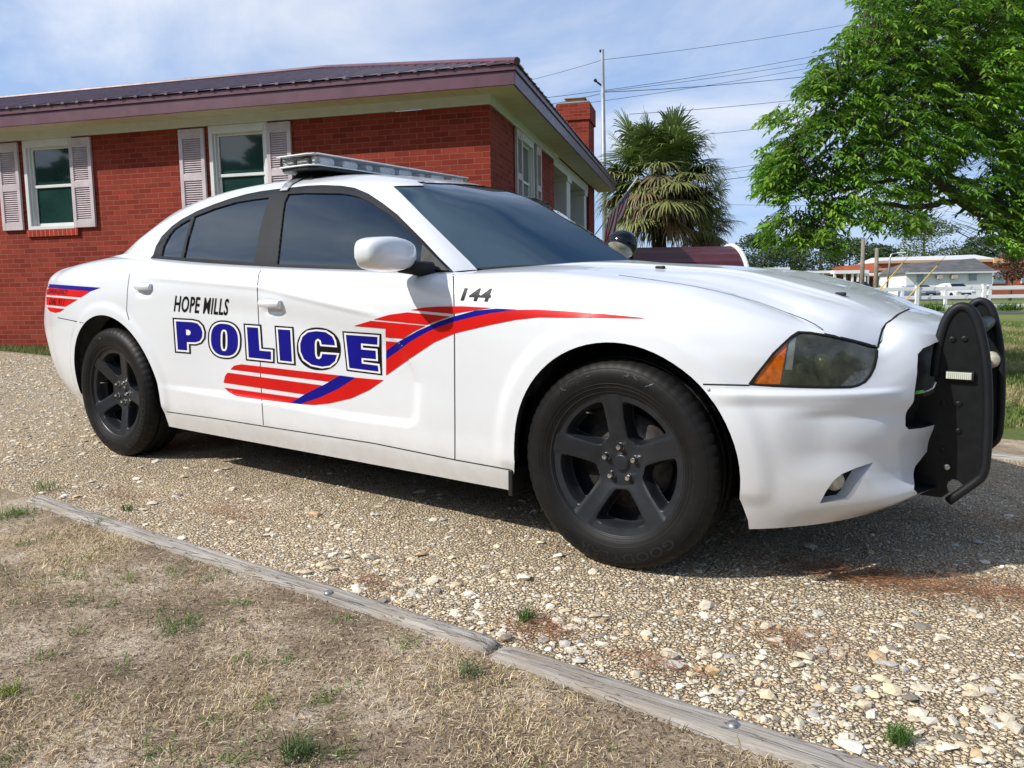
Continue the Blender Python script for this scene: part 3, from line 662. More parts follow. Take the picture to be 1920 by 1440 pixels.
def gridcut(V,F,st):
    bm=bmesh.new(); vs=[bm.verts.new((a,b,0)) for a,b in V]
    for f in F:
        try: bm.faces.new([vs[i] for i in f])
        except ValueError: pass
    for ax in (0,1):
        lo,hi=V[:,ax].min(),V[:,ax].max(); x=lo+st
        while x<hi:
            co=Vector((x,0,0)) if ax==0 else Vector((0,x,0)); no=Vector((1,0,0)) if ax==0 else Vector((0,1,0))
            bmesh.ops.bisect_plane(bm,geom=bm.verts[:]+bm.edges[:]+bm.faces[:],dist=1e-6,plane_co=co,plane_no=no); x+=st
    bmesh.ops.triangulate(bm,faces=bm.faces[:]); bm.verts.index_update(); out=np.array([(v.co.x,v.co.y) for v in bm.verts]); FF=[tuple(v.index for v in f.verts) for f in bm.faces]; bm.free(); return out,FF
def text_decal(name,s,quad,mat,parent,shear=0,bold=0,lift=.0016,label=None):
    "quad: pixel corners tl,tr,br,bl"
    V,F=text_polys(s,shear,bold); V,F=gridcut(V,F,.09); mn=V.min(0); mx=V.max(0); UV=(V-mn)/(mx-mn); tl,tr,br,bl_=[np.array(q,float) for q in quad]; out=[];good=[]
    for a,b in UV:
        p=(bl_*(1-a)+br*a)*(1-b)+(tl*(1-a)+tr*a)*b; h=hit(*p)
        if h[0] is None: out.append(Vector()); good.append(False); continue
        n=h[1]; n=-n if n.dot(h[0]-Vector(CC))>0 else n; out.append(h[0]+n*lift); good.append(True)
    o=mk(name,out,[f for f in F if all(good[i] for i in f)],mat,parent,False)
    if label: o['label']=label
    return o
text_decal('town_lettering','HOPE MILLS',[z7((116,141)),z7((541,167)),z7((533,300)),z7((108,268))],M_BLK,car,.13,.020,label='black HOPE MILLS lettering')
text_decal('unit_number','144',[(865.5,540),(923,541.5),(920,566),(863.5,563.5)],M_BLK,car,.2,.035,label='black unit number 144')
text_decal('emergency_lettering','EMERGENCY',[z3((118,221)),z3((247,229)),z3((240,262)),z3((111,252))],M_BLK,car,.25,.012,lift=.002)
text_decal('emergency_lettering','911',[z3((182,287)),z3((224,290)),z3((219,335)),z3((177,331))],M_BLK,car,.25,.014,lift=.002)
text_decal('emergency_lettering','DIAL',[z3((122,284)),z3((170,287)),z3((165,330)),z3((116,327))],M_BLK,car,.25,.014,lift=.002)
for ln in [
 [(850,514),(852,600),(852.5,700),(853,800),(853,861)],
 [(492,500),(485,516),(482.5,540),(484,580),(487,640),(488.5,700),(491,750),(494,797)],
 [(243,513),(239,545),(237.5,583),(242,600)],
 [(306,771),(400,784),(494,799),(700,831),(853,862),(958,881)],
 [(1318,720.5),(1360,721.5),(1405,722.5)],
 [(108,595.5),(120,598),(150,604),(163,607)],
 [(1547,626),(1541,617),(1527,608),(1509,599),(1480,588),(1450,577),(1420,566.5),(1380,555),(1340,545),(1297,536),(1250,528.5),(1205,522),(1160,516)],
 ]: ribbon('panel_gap',[ln],car,w=.0045)
ribbon('hood_gap',[[(1546,626),(1580,633.5),(1615,642),(1646,651),(1649,636),(1654,618),(1662,607),(1685,589),(1712,576)]],car,w=.007)
# ---------------------------------------------------------------- headlights
def cdir(u,v): return Vector(rayc(u,v)).normalized()
def clearmat(name,tint,spec=.12,rough=.03):
    m=bpy.data.materials.new(name); m.use_nodes=True; nt=m.node_tree; nt.nodes.clear(); o=N(nt,'ShaderNodeOutputMaterial')
    t=N(nt,'ShaderNodeBsdfTransparent'); t.inputs[0].default_value=(*tint,1); g=N(nt,'ShaderNodeBsdfGlossy'); g.inputs['Roughness'].default_value=rough; g.inputs[0].default_value=(1,1,1,1)
    f=N(nt,'ShaderNodeFresnel'); f.inputs[0].default_value=1.45; mx=N(nt,'ShaderNodeMixShader'); ad=N(nt,'ShaderNodeMath',operation='ADD'); nt.links.new(f.outputs[0],ad.inputs[0]); ad.inputs[1].default_value=spec
    nt.links.new(ad.outputs[0],mx.inputs[0]); nt.links.new(t.outputs[0],mx.inputs[1]); nt.links.new(g.outputs[0],mx.inputs[2]); nt.links.new(mx.outputs[0],o.inputs[0]); return m
M_CLEAR=clearmat('clear_polycarbonate',(.97,.98,.98),.06,.06)
def hazylens():
    m=bpy.data.materials.new('fogged_headlight_lens'); m.use_nodes=True; nt=m.node_tree; b=nt.nodes['Principled BSDF']; o=nt.nodes['Material Output']
    n=noise(nt,9,6,.65,dist=.6); r=ramp(nt,n.outputs[0],[(.3,(.035,.042,.032)),(.7,(.125,.128,.092))]); nt.links.new(r.outputs[0],b.inputs['Base Color']); b.inputs['Roughness'].default_value=.16; b.inputs['Coat Weight'].default_value=.8
    t=N(nt,'ShaderNodeBsdfTransparent'); t.inputs[0].default_value=(.72,.78,.70,1); mx=N(nt,'ShaderNodeMixShader'); f=ramp(nt,n.outputs[0],[(.3,(.50,)*3),(.75,(.80,)*3)])
    nt.links.new(f.outputs[0],mx.inputs[0]); nt.links.new(t.outputs[0],mx.inputs[1]); nt.links.new(b.outputs[0],mx.inputs[2]); nt.links.new(mx.outputs[0],o.inputs[0]); return m
M_HLENS=hazylens(); M_BOWL=pm('headlight_bowl',(.16,.17,.15),.3,metal=.4,var=.4,vs=25); M_PALE=pm('pale_reflector',(.20,.22,.20),.2,metal=.2,coat=1,var=.2,vs=40); M_PALE2=pm('ribbed_reflector',(.12,.125,.115),.25,metal=.2,coat=1,var=.3,vs=90); M_PROJ=pm('projector_glass',(.45,.42,.30),.08,metal=.5,coat=1)
for mir in (None,'far'):
    hl=emit(bb,lb,{5,11,12,13},'headlight',[M_BOWL,M_PLAST],car,mir,recess=.050,rim=1)
    sgn=1 if mir is None else -1
    emit(bb,lb,{5},'lens',[M_HLENS],hl,mir,recess=.003); emit(bb,lb,{11},'amber_reflector',[M_AMB],hl,mir,recess=.004)
    emit(bb,lb,{12},'side_reflector',[M_PALE],hl,mir,recess=.0035); emit(bb,lb,{13},'trim_bar',[M_PALE2],hl,mir,recess=.0035)
    for (u,v,r) in ((1547,680,.026),(1497,692,.022),(1592,668,.020)):
        h=hit(u,v)[0]; p=h+cdir(u,v)*.042; p.y*=sgn; mb=MB(); ax=Vector((.75,-.62*sgn,.05))
        mb.lathe([(0,r*.75),(r*.5,r*.62),(r*.85,r*.3),(r,0),(r*1.12,-.01),(r*1.12,-.03)],p,ax,n=24); mb.build('reflector',M_PROJ,hl,True)
ribbon('headlight_seal',[hl_px+[hl_px[0]]],car,w=.007,lift=.0006)
# fog lamps
for mir in (1,-1):
    h=hit(1585,907)[0]; p=Vector((h.x-.022,(h.y+.012)*mir,h.z)); ax=Vector((.80,-.55*mir,0.0)); mb=MB()
    mb.lathe([(0,.003),(.018,.002),(.025,-.001),(.027,-.008),(.030,-.009),(.031,-.04)],p,ax,n=28); mb.build('fog_light',M_LENSW,car,True)
# ---------------------------------------------------------------- wheels
def rubber():
    m,nt,b=nm('tyre_rubber'); n=noise(nt,14,6,.7); r=ramp(nt,n.outputs[0],[(.35,(.006,.006,.0065)),(.75,(.013,.0125,.0125))]); nt.links.new(r.outputs[0],b.inputs['Base Color']); b.inputs['Roughness'].default_value=.5; b.inputs['Specular IOR Level'].default_value=.2
    bump(nt,b,noise(nt,260,3,.6).outputs[0],.12,.002); return m
M_RUB=rubber(); M_RUBT=pm('raised_rubber_lettering',(.013,.014,.017),.38)
M_RIM=pm('satin_black_wheel_paint',(.016,.018,.022),.36,var=.2,vs=16,rv=.06,spec=.35,bs=.08,bsc=400); M_DISC=pm('brake_disc_steel',(.10,.09,.085),.45,metal=.7,var=.4,vs=30)
def make_wheel():
    w=empty('wheel')
    prof=[(.236,.083),(.242,.096),(.250,.101),(.262,.106),(.285,.1135),(.305,.1145),(.322,.110),(.336,.103),(.346,.094),(.351,.086),(.3555,.080)]
    tr=[(.3570,.072),(.3575,.052),(.349,.050),(.349,.043),(.3590,.041),(.3595,.014),(.350,.012),(.350,.004)]
    full=prof+tr; full=full+[(r,-h) for r,h in full[::-1]]
    n=240; V=[];F=[];k=len(full)
    for i in range(n):
        a=2*PI*i/n
        for r,h in full:
            lug=(i%4==0); rr=r
            if abs(h)>.052 and r>.335 and lug: rr=r-.003
            if abs(h)<=.052 and r>.352 and i%4==2: rr=r-.002
            V.append((rr*math.cos(a),-h,rr*math.sin(a)))
    for i in range(n):
        j=(i+1)%n
        for q in range(k-1): F.append((i*k+q,i*k+q+1,j*k+q+1,j*k+q))
    ty=mk('tyre',V,F,M_RUB,w,True); auto_smooth(ty,28)
    pr=np.array([p[0] for p in prof]); ph=np.array([p[1] for p in prof])
    def arc_text(s,th,r0,r1,gap,mat,name,bold=.01):
        V,F=text_polys(s,0,bold); mn=V.min(0); mx=V.max(0); sc=(r1-r0)/(mx[1]-mn[1]); L=(mx[0]-mn[0])*sc*gap; out=[]
        for a,b in V:
            r=r0+(b-mn[1])*sc; s_=(a-mn[0])*sc*gap-L/2; t=math.radians(th)-s_/((r0+r1)/2); h=float(np.interp(r,pr,ph))+.0012
            out.append((r*math.cos(t),-h,r*math.sin(t)))
        mk(name,out,F,mat,ty,False)
    arc_text('RS-A',72,.296,.320,1.75,M_RUBT,'tyre_lettering'); arc_text('EAGLE',122,.296,.320,1.75,M_RUBT,'tyre_lettering'); arc_text('GOODYEAR',-78,.292,.322,1.5,M_RUBT,'tyre_lettering')
    arc_text('P225/60R18',182,.285,.294,1.3,M_RUBT,'tyre_lettering'); arc_text('ALL SEASON  M+S',-8,.283,.291,1.3,M_RUBT,'tyre_lettering')
    mb=MB()
    for r in (.262,.2745,.3255): mb.lathe([(r-.0014,float(np.interp(r-.0014,pr,ph))+.0002),(r,float(np.interp(r,pr,ph))+.0016),(r+.0014,float(np.interp(r+.0014,pr,ph))+.0002)],(0,0,0),(0,-1,0),n=96)
    mb.build('sidewall_rib',M_RUB,ty,True)
    # rim: pressed five-spoke face
    nr,na=74,500; rs=np.linspace(.0,.236,nr); th=np.linspace(0,2*PI,na,endpoint=False)
    RR,TT=np.meshgrid(rs,th,indexing='ij')
    hf=np.interp(RR,[0,.035,.045,.075,.10,.15,.20,.222,.236],[.044,.044,.046,.050,.058,.072,.083,.088,.092])
    ph0=math.radians(95); k=(np.mod(TT-ph0+PI/5,2*PI/5)-PI/5); lat=np.abs(RR*np.sin(k)); wd_=np.interp(RR,[.06,.10,.15,.21,.24],[.034,.0315,.031,.035,.040])
    s1=lat-wd_; s2=RR-.086; s3=.209-RR; c=.005
    smin=-c*np.log(np.exp(-s1/c)+np.exp(-s2/c)+np.exp(-s3/c)); smin=np.where(np.cos(k)>0,smin,smin)
    hh=hf-.052*SS(smin/.010)+.0035*np.exp(-((smin+.004)/.004)**2)*0 - .004*SS((lat-wd_*.62)/.02)*SS((RR-.08)/.03)
    P=np.stack([RR*np.cos(TT),-hh,RR*np.sin(TT)],-1).reshape(-1,3); F=[]
    for i in range(nr-1):
        for j in range(na):
            j2=(j+1)%na
            if max(smin[i,j],smin[i+1,j],smin[i,j2],smin[i+1,j2])>.013: continue
            F.append((i*na+j,i*na+j2,(i+1)*na+j2,(i+1)*na+j) if i else (j,(na)+j2,na+j))
    rim=mk('rim',P,F,M_RIM,w,True); auto_smooth(rim,50)
    mb=MB(); mb.lathe([(.232,.0905),(.236,.094),(.2405,.0985),(.2445,.0965),(.2455,.090),(.241,.083)],(0,0,0),(0,-1,0),n=128); mb.build('rim_lip',M_RIM,rim,True)
    mb=MB(); mb.lathe([(.236,.090),(.218,.05),(.212,-.03),(.225,-.09)],(0,0,0),(0,-1,0),n=96); mb.lathe([(.212,-.03),(0,-.03)],(0,0,0),(0,-1,0),n=64); mb.build('rim_barrel',M_WELL if False else M_RIM,rim,True)
    mb=MB(); mb.lathe([(.165,-.012),(.165,.0),(.09,.0),(.085,.02),(.05,.025),(0,.025)],(0,0,0),(0,-1,0),n=64); mb.build('brake_disc',M_DISC,w,True)
    mb=MB(); mb.lathe([(0,.0500),(.022,.0498),(.0275,.0485),(.0285,.044)],(0,0,0),(0,-1,0),n=40); mb.lathe([(.0285,.0455),(.0305,.0475),(.0325,.0455)],(0,0,0),(0,-1,0),n=40); mb.build('centre_cap',M_RIM,rim,True)
    for q in range(5):
        a=math.radians(91+72*q); c=(.0555*math.cos(a),0,.0555*math.sin(a)); mb=MB()
        mb.lathe([(.0145,.0485),(.0135,.0515),(.0125,.053)],c,(0,-1,0),n=24); mb.lathe([(.0098,.050),(.0098,.066),(.0080,.0695),(0,.0705)],c,(0,-1,0),n=6); mb.build('lug_nut',M_CHR,w,False)
    mb=MB(); mb.tube([(-.118,-.02,.155),(-.124,-.066,.163)],[.004,.0035],n=10); mb.build('valve_stem',M_SIL,w,True)
    rim.scale=(1.03,1.02,1.03)
    return w
wh=make_wheel(); wh.parent=car; wh.location=(0,-.8055,.354); wh.rotation_euler=(0,0,0)
for (x,y,r,s) in ((-3.052,-.810,0,-.75),(0,.8055,PI,.4),(-3.052,.810,PI,1.1)):
    c=copy_tree(wh,car); c.location=(x,y,.354); c.rotation_euler=(0,0,r)
    c.rotation_euler=(Matrix.Rotation(r,3,'Z')@Matrix.Rotation(s,3,'Y')).to_euler()
# wells, floor
for cx,r in ((.015,.425),(-3.02,.44)):
    for sg in (1,-1):
        mb=MB(); n=28
        P=[(cx+r*math.cos(PI*(i/n*1.3-.15)),.355+r*math.sin(PI*(i/n*1.3-.15))) for i in range(n+1)]
        V=[];F=[]
        for (x,z) in P: V+=[(x,-.82*sg,z),(x,-.52*sg,z)]
        for i in range(n): F.append((2*i,2*i+1,2*i+3,2*i+2))
        k=len(V); V.append((cx,-.52*sg,.3)); F+= [(2*i+1,k,2*i+3) for i in range(n)]; mb.add(V,F)
        mb.build('wheel_well',M_WELL,car)
    
mb=MB(); mb.box2((-2.55,-.86,.20),(-.44,.86,.24)); mb.box2((-.44,-.52,.21),(.42,.52,.25)); mb.box2((-3.5,-.52,.22),(-2.55,.52,.26)); mb.box2((.42,-.62,.275),(.66,.62,.30)); mb.box2((.50,-.66,.30),(.56,.66,.66)); mb.box2((.30,-.53,.25),(.62,-.50,.62)); mb.box2((.30,.50,.25),(.62,.53,.62)); mb.box2((-3.85,-.68,.26),(-3.5,.68,.29))
mb.build('floor_pan',M_WELL,car)
def arch_lip(poly_pts,name):      # folded edge of the wheel opening
    for sg in (1,-1):
        V=[];F=[]
        for (x,z) in poly_pts:
            o=Vector((x,-1.3,z)); h=SKIN.ray_cast(o+Vector((0,0,0)),Vector((0,1,0)))
            y=h[0].y if h[0] is not None and h[0].y<-.6 else (V[-2][1]*sg*-1*-1 if V else -.92)
            if h[0] is None or h[0].y>-.6: y=-.915
            V+=[(x,y*sg+.001*sg,z),(x,(y+.035)*sg,z)]
        for i in range(len(V)//2-1): F.append((2*i,2*i+1,2*i+3,2*i+2))
        mk(name,V,F,M_PLAST,car,True)
arch_lip(circ(.015,.36,.4095,-8,186,40),'arch_liner'); arch_lip(circ(-3.020,.355,.4275,0,186,40),'arch_liner')
# mud guard flap behind the front wheel
mb=MB(); mb.box((-.415,-.86,.235),(.02,.10,.10)); mb.build('mud_flap',M_PLAST,car,False,.006)
# ---------------------------------------------------------------- handles
for (u0,v0,u1,v1,sc) in ((484,562,531,580,1),(254,530,289,545,1)):
    a=hit(u0-6,v0-8)[0]; b=hit(u1+8,v1-6)[0]
    x0,x1=a.x+.012,b.x-.016; zc=(a.z+b.z)/2-.008 if False else None
for (x0,x1,zc) in ((-1.725,-1.590,.862),(-2.700,-2.565,.931)):
    for sg in (1,-1):
        mb=MB(); yy=-.9525*sg; n=10; V=[];F=[]
        for i in range(n+1):
            t=i/n; x=x0+(x1-x0)*t; bow=.010*math.sin(PI*t); hw=.0165+.0025*math.sin(PI*t); yc=yy-bow*sg
            V+=[(x,yc+.011*sg,zc-hw),(x,yc-.006*sg,zc-hw*.8),(x,yc-.011*sg,zc),(x,yc-.006*sg,zc+hw*.8),(x,yc+.011*sg,zc+hw)]
        for i in range(n):
            for q in range(4): F.append((i*5+q,i*5+q+1,i*5+q+6,i*5+q+5))
            F.append((i*5+4,i*5,i*5+5,i*5+9))
        F+=[(0,1,2,3,4),(n*5+4,n*5+3,n*5+2,n*5+1,n*5)]; mb.add(V,F); o=mb.build('door_handle',M_PAINT,(fdoor if sg==1 else fdoor2) if x0>-2 else (rdoor if sg==1 else rdoor2),True,.003)
# ---------------------------------------------------------------- mirrors
def mirror_body(sg):
    c=Vector((-.868,-1.050,1.058)); V=[];F=[]; nu,nv=36,20
    ax=Vector((.985,.17,0)).normalized(); ay=Vector((-.17,.985,0)); 
    for i in range(nu):
        a=2*PI*i/nu
        for j in range(nv+1):
            b=-PI/2+PI*j/nv
            f=lambda t,e:(abs(t)**e)*(1 if t>=0 else -1)
            X=f(math.cos(b),.62)*f(math.cos(a),.5)*.085; Yy=f(math.cos(b),.52)*f(math.sin(a),.5)*.150; Z=f(math.sin(b),.70)*.064
            if X<-.052: X=-.052
            Yo=Yy; Z*= (1-.20*(Yy/.150)) if Yy>0 else (1-.12*abs(Yy/.150)); X*= (1-.25*(Yo/.128)**2)
            if Z<-.020: X*=.93; Yy*=.985
            p=c+ax*X+ay*Yy+Vector((0,0,Z)); V.append((p.x,p.y*sg,p.z))
    for i in range(nu):
        k=(i+1)%nu
        for j in range(nv): F.append((i*(nv+1)+j,k*(nv+1)+j,k*(nv+1)+j+1,i*(nv+1)+j+1))
    mb=MB(); mb.add(V,F); m=mb.build('wing_mirror',M_PAINT,car,True); 
    mb=MB(); q=c+ax*(-.0545); P=[]
    for i in range(24):
        a=2*PI*i/24; f=lambda t:(abs(t)**.6)*(1 if t>=0 else -1); p=q+ay*f(math.cos(a))*.108+Vector((0,0,f(math.sin(a))*.046)); P.append((p.x,p.y*sg,p.z))
    mb.add(P,[tuple(range(24))]); mb.build('mirror_glass',M_CHR,m)
    mb=MB(); mb.tube([(-.885,-.955*sg,1.020),(-.862,-.90*sg,1.010),(-.835,-.835*sg,1.000)],[.030,.028,.034],n=12); mb.build('mirror_arm',M_PLAST,m,True)
    mb=MB(); mb.add([Vector((p[0],p[1]*sg,p[2])) for p in [(-.765,-.815,1.0),(-.90,-.828,1.004),(-.93,-.775,1.105),(-.94,-.765,1.115)]],[(0,1,2,3)]); mb.build('mirror_base',M_PLAST,m)
mirror_body(1)
# ---------------------------------------------------------------- roof light bar
lbr=empty('light_bar'); lbr.parent=car; X0,X1,Z0,Z1=-2.03,-1.735,1.497,1.553
def oct_(d,ch=.05): return [(X0+d,-.60+ch+d),(X0+ch+d,-.60+d),(X1-ch-d,-.60+d),(X1-d,-.60+ch*.5+d),(X1-d,.60-ch*.5-d),(X1-ch-d,.60-d),(X0+ch+d,.60-d),(X0+d,.60-ch-d)]
mb=MB(); mb.prism(oct_(.008),Z0-.016,Z0,0,lambda p,t:(p[0],p[1],t)); mb.build('tray',pm('dark_aluminium',(.03,.035,.038),.4,metal=.3),lbr,False,.003)
mb=MB(); mb.prism(oct_(0),Z0,Z1,0,lambda p,t:(p[0],p[1],t)); mb.build('dome',M_CLEAR,lbr,False,.010,3)
mb=MB(); mb.prism(oct_(.07),Z0+.001,Z0+.044,0,lambda p,t:(p[0],p[1],t)); mb.build('inner_board',pm('light_bar_core',(.03,.045,.045),.4),lbr)
mb=MB(); mb.box2((X0+.012,-.59,Z1-.0005),(X1-.012,.59,Z1+.0015)); mb.build('top_cover',pm('scuffed_clear_plastic',(.80,.81,.80),.6,var=.12,vs=30),lbr)
M_LED=pm('led_reflector',(.80,.82,.83),.22,metal=.35,var=.35,vs=120)
def onx(z6,z6y,X):
    u,v=480+z6*.21875,260+z6y*.21875; d=rayc(u,v); p=CC+d*(X-CC[0])/d[0]; return p
M_FROST=pm('frosted_edge',(.82,.84,.84),.4)
spans=[(535,660,0),(728,860,0),(925,985,1),(1050,1180,0),(1212,1325,0),(1385,1430,1),(1490,1600,0),(1660,1755,0)]
for a,b,small in spans:
    ya=onx(a,200+(a-530)*.1,X1-.03)[1]; yb=onx(b,200+(b-530)*.1,X1-.03)[1]; mb=MB(); hz_=.018 if not small else .014; zc=(Z0+Z1)/2-.003; L=(yb-ya)/2; r=min(hz_,L)
    P=[]
    for i in range(20):
        t=2*PI*i/20; P.append(((L-r)*(1 if math.cos(t)>0 else -1)+r*math.cos(t), r*math.sin(t)))
    yc=(ya+yb)/2; n=len(P); V=[(X1-.068,yc+p[0],zc+p[1]) for p in P]+[(X1-.020,yc+p[0],zc+p[1]) for p in P]+[(X1-.016,yc+p[0]*.9,zc+p[1]*.8) for p in P]
    F=[tuple(range(2*n,3*n))]+[(i,(i+1)%n,(i+1)%n+n,i+n) for i in range(n)]+[(i+n,(i+1)%n+n,(i+1)%n+2*n,i+2*n) for i in range(n)]; mb.add(V,F); mb.build('led_module',M_LED,lbr,False)
for ring in (Z1-.002,Z0+.003):
    mb=MB(); q_=oct_(.001); mb.tube([(a,b,ring) for a,b in q_+[q_[0]]],.0035,n=6); mb.build('dome_rib',M_FROST,lbr,True)
for sg in (1,-1):
    mb=MB(); mb.box((-1.885,-.530*sg,(Z0+Z1)/2),(.20,.012,.046)); mb.box((X1-.045,-.535*sg,(Z0+Z1)/2),(.02,.06,.040)); mb.build('end_reflector',M_FROST,lbr,False,.003)
    for k,xx in enumerate((-1.96,-1.86)):
        mb=MB(); mb.box((xx,-.555*sg,(Z0+Z1)/2-.003),(.075,.02,.034)); mb.build('led_module',M_LED,lbr,False,.006)
    mb=MB(); mb.add([Vector((a,b*sg,c)) for a,b,c in [(-2.00,-.585,1.405),(-1.78,-.585,1.415),(-1.76,-.42,1.462),(-2.02,-.42,1.462),(-1.95,-.52,1.482),(-1.83,-.52,1.482),(-1.81,-.40,1.482),(-1.97,-.40,1.482)]],[(0,1,5,4),(1,2,6,5),(2,3,7,6),(3,0,4,7),(4,5,6,7),(0,3,2,1)]); mb.build('mounting_foot',M_PLAST,lbr,False,.006)
    mb=MB(); w_=.026
    pts=[(-1.90,-.50,1.460),(-1.895,-.575,1.437),(-1.89,-.622,1.418),(-1.885,-.648,1.393),(-1.885,-.658,1.380)]
    V=[];F=[]
    for p in pts: V+=[(p[0]-w_,p[1]*sg,p[2]),(p[0]+w_,p[1]*sg,p[2])]
    for i in range(len(pts)-1): F.append((2*i,2*i+1,2*i+3,2*i+2))
    mb.add(V,F); o=mb.build('mounting_strap',M_SIL,lbr,False); md=o.modifiers.new('t','SOLIDIFY'); md.thickness=.006; md.offset=1 if sg==1 else -1
# ---------------------------------------------------------------- push bumper
pb=empty('push_bumper'); pb.parent=car
arch=[(.862,.655),(.864,.72),(.871,.785),(.883,.835),(.901,.866),(.923,.878),(.948,.868),(.968,.836),(.984,.782),(1.000,.705),(1.012,.60),(1.018,.50),(1.020,.40),(1.016,.36),(1.000,.33),(.925,.252)]
plate=[(.862,.60),(.864,.72),(.871,.785),(.883,.835),(.901,.866),(.923,.878),(.948,.868),(.968,.836),(.984,.782),(1.000,.705),(1.012,.60),(1.018,.50),(1.019,.37),(1.005,.345),(.965,.31),(.950,.325),(.935,.328),(.922,.318),(.918,.30),(.925,.282),(.905,.262),(.83,.262),(.805,.275),(.800,.31),(.806,.40),(.815,.52),(.822,.56),(.83,.58)]
M_PBAR=pm('black_powder_coat',(.006,.007,.008),.45,spec=.25,var=.3,vs=30,bs=.12,bsc=500); M_RUBP=pm('rubber_edge_strip',(.009,.010,.013),.5,rv=.1,spec=.3)
for y in (-.36,.32):
    sg=-1 if y<0 else 1
    mb=MB(); mb.prism(plate,y-.004,y+.004); up_=mb.build('upright_plate',M_PBAR,pb)
    mb=MB(); mb.tube([(p[0],y,p[1]) for p in np.array(crs(np.array(arch),np.arange(len(arch)).astype(float),np.linspace(0,len(arch)-1,60)))],[.0145]*60,n=12); mb.build('edge_strip',M_RUBP,pb,True)
    for (x,z) in ((.905,.775),(.938,.778),(.892,.57),(.935,.572),(.94,.485),(.90,.42),(.915,.365)):
        mb=MB(); mb.lathe([(.0095,.004),(.009,.008),(.005,.0095),(0,.0095)],(x,y,z),(0,sg,0),n=12); mb.build('bolt',M_PBAR if z>.4 else M_SIL,pb)
for (x,z,r) in ((.955,.80,.026),(.975,.45,.024)):
    mb=MB(); mb.tube([(x,-.36,z),(x,.32,z)],[r,r],n=20); mb.build('cross_bar',M_PBAR,pb,True)
mb=MB(); 
for z in (.38,.52,.60,.68): mb.box((.905,-.02,z),(.03,.68,.012))
for y in (-.2,0,.17): mb.box((.905,y,.53),(.012,.012,.32))
mb.build('centre_grid',M_PBAR,pb)
mb=MB(); mb.box((.932,-.372,.662),(.082,.018,.030)); ld=mb.build('strobe_light',M_PLAST,pb,False,.004)
mb=MB(); 
for i in range(12): mb.box((.900+.0056*i,-.383,.663),(.0040,.006,.020))
mb.box((.931,-.3815,.663),(.070,.003,.022)); mb.build('lens',pm('frosted_led_lens',(.62,.64,.56),.3,coat=.6),ld)
mb=MB(); mb.lathe([(0,.03),(.018,.027),(.030,.014),(.033,0),(.033,-.01)],(.975,.314,.655),(0,-1,0),n=24); mb.build('strobe_light',M_LENSW,pb,True)
mb=MB(); P=[(.875,-.44,.645),(.870,-.45,.628),(.856,-.455,.618),(.845,-.46,.615)]; mb.tube(P,.003,n=8); mb.build('cable',M_SIL,pb,True)
mb=MB(); mb.tube([(.846,-.46,.616),(.825,-.465,.612),(.815,-.465,.606)],[.005,.006,.003],n=8); mb.build('cable',pm('lime_wire',(.18,.55,.12),.4),pb,True)
# spotlight on the far pillar, cowl, washer jets
sp_=empty('spotlight'); sp_.parent=car; c=Vector((-.815,.75,1.148)); nd=Vector((-.12,-.55,-.72)).normalized()
mb=MB(); prof=[(0,-.078)]+[(.082*math.cos(t),.078*math.sin(t)) for t in np.linspace(-1.35,.45,12)]+[(.076,.036)]; mb.lathe(prof,c,nd,n=40); mb.build('housing',pm('glossy_black_shell',(.004,.006,.010),.12),sp_,True)
mb=MB(); mb.lathe([(.074,.034),(.055,.046),(.03,.053),(0,.055)],c,nd,n=40); mb.build('lens',M_LENSW,sp_,True)
mb=MB(); mb.tube([c+Vector((0,-.03,-.06)),(-.82,.73,1.05),(-.80,.72,1.02)],[.014,.014,.018],n=10); mb.build('bracket',M_CHR,sp_,True)
for (u,v) in ((1238,503),(1576,553)):
    h=hit(u,v)[0]
    if h: mb=MB(); mb.box((h.x,h.y,h.z+.003),(.034,.020,.012)); mb.build('washer_jet',M_PLAST,car,False,.004)
mb=MB(); pts=[(-.725,-.69,1.004),(-.645,-.55,1.015),(-.555,-.38,1.024),(-.48,-.2,1.031),(-.43,0,1.036),(-.48,.2,1.031),(-.555,.38,1.024),(-.645,.55,1.015),(-.725,.69,1.004)]
V=[];F=[]
for p in pts: V+=[(p[0]-.035,p[1],p[2]+.012),(p[0]+.045,p[1],p[2]-.004)]
for i in range(len(pts)-1): F.append((2*i,2*i+1,2*i+3,2*i+2))
mb.add(V,F); mb.build('cowl',M_PLAST,car)
for y0,y1,x0,x1 in ((.55,.05,-.60,-.55),(-.1,-.55,-.50,-.70)):
    mb=MB(); mb.tube([(x0,y0,1.05),((x0+x1)/2-.02,(y0+y1)/2,1.062),(x1-.02,y1,1.055)],.006,n=6); mb.build('wiper',M_PLAST,car,True)
h=hit(1329,731)[0]; mb=MB(); mb.lathe([(.005,0),(.004,.003),(0,.004)],h,(0,-1,0),n=10); mb.build('screw',M_SIL,car)
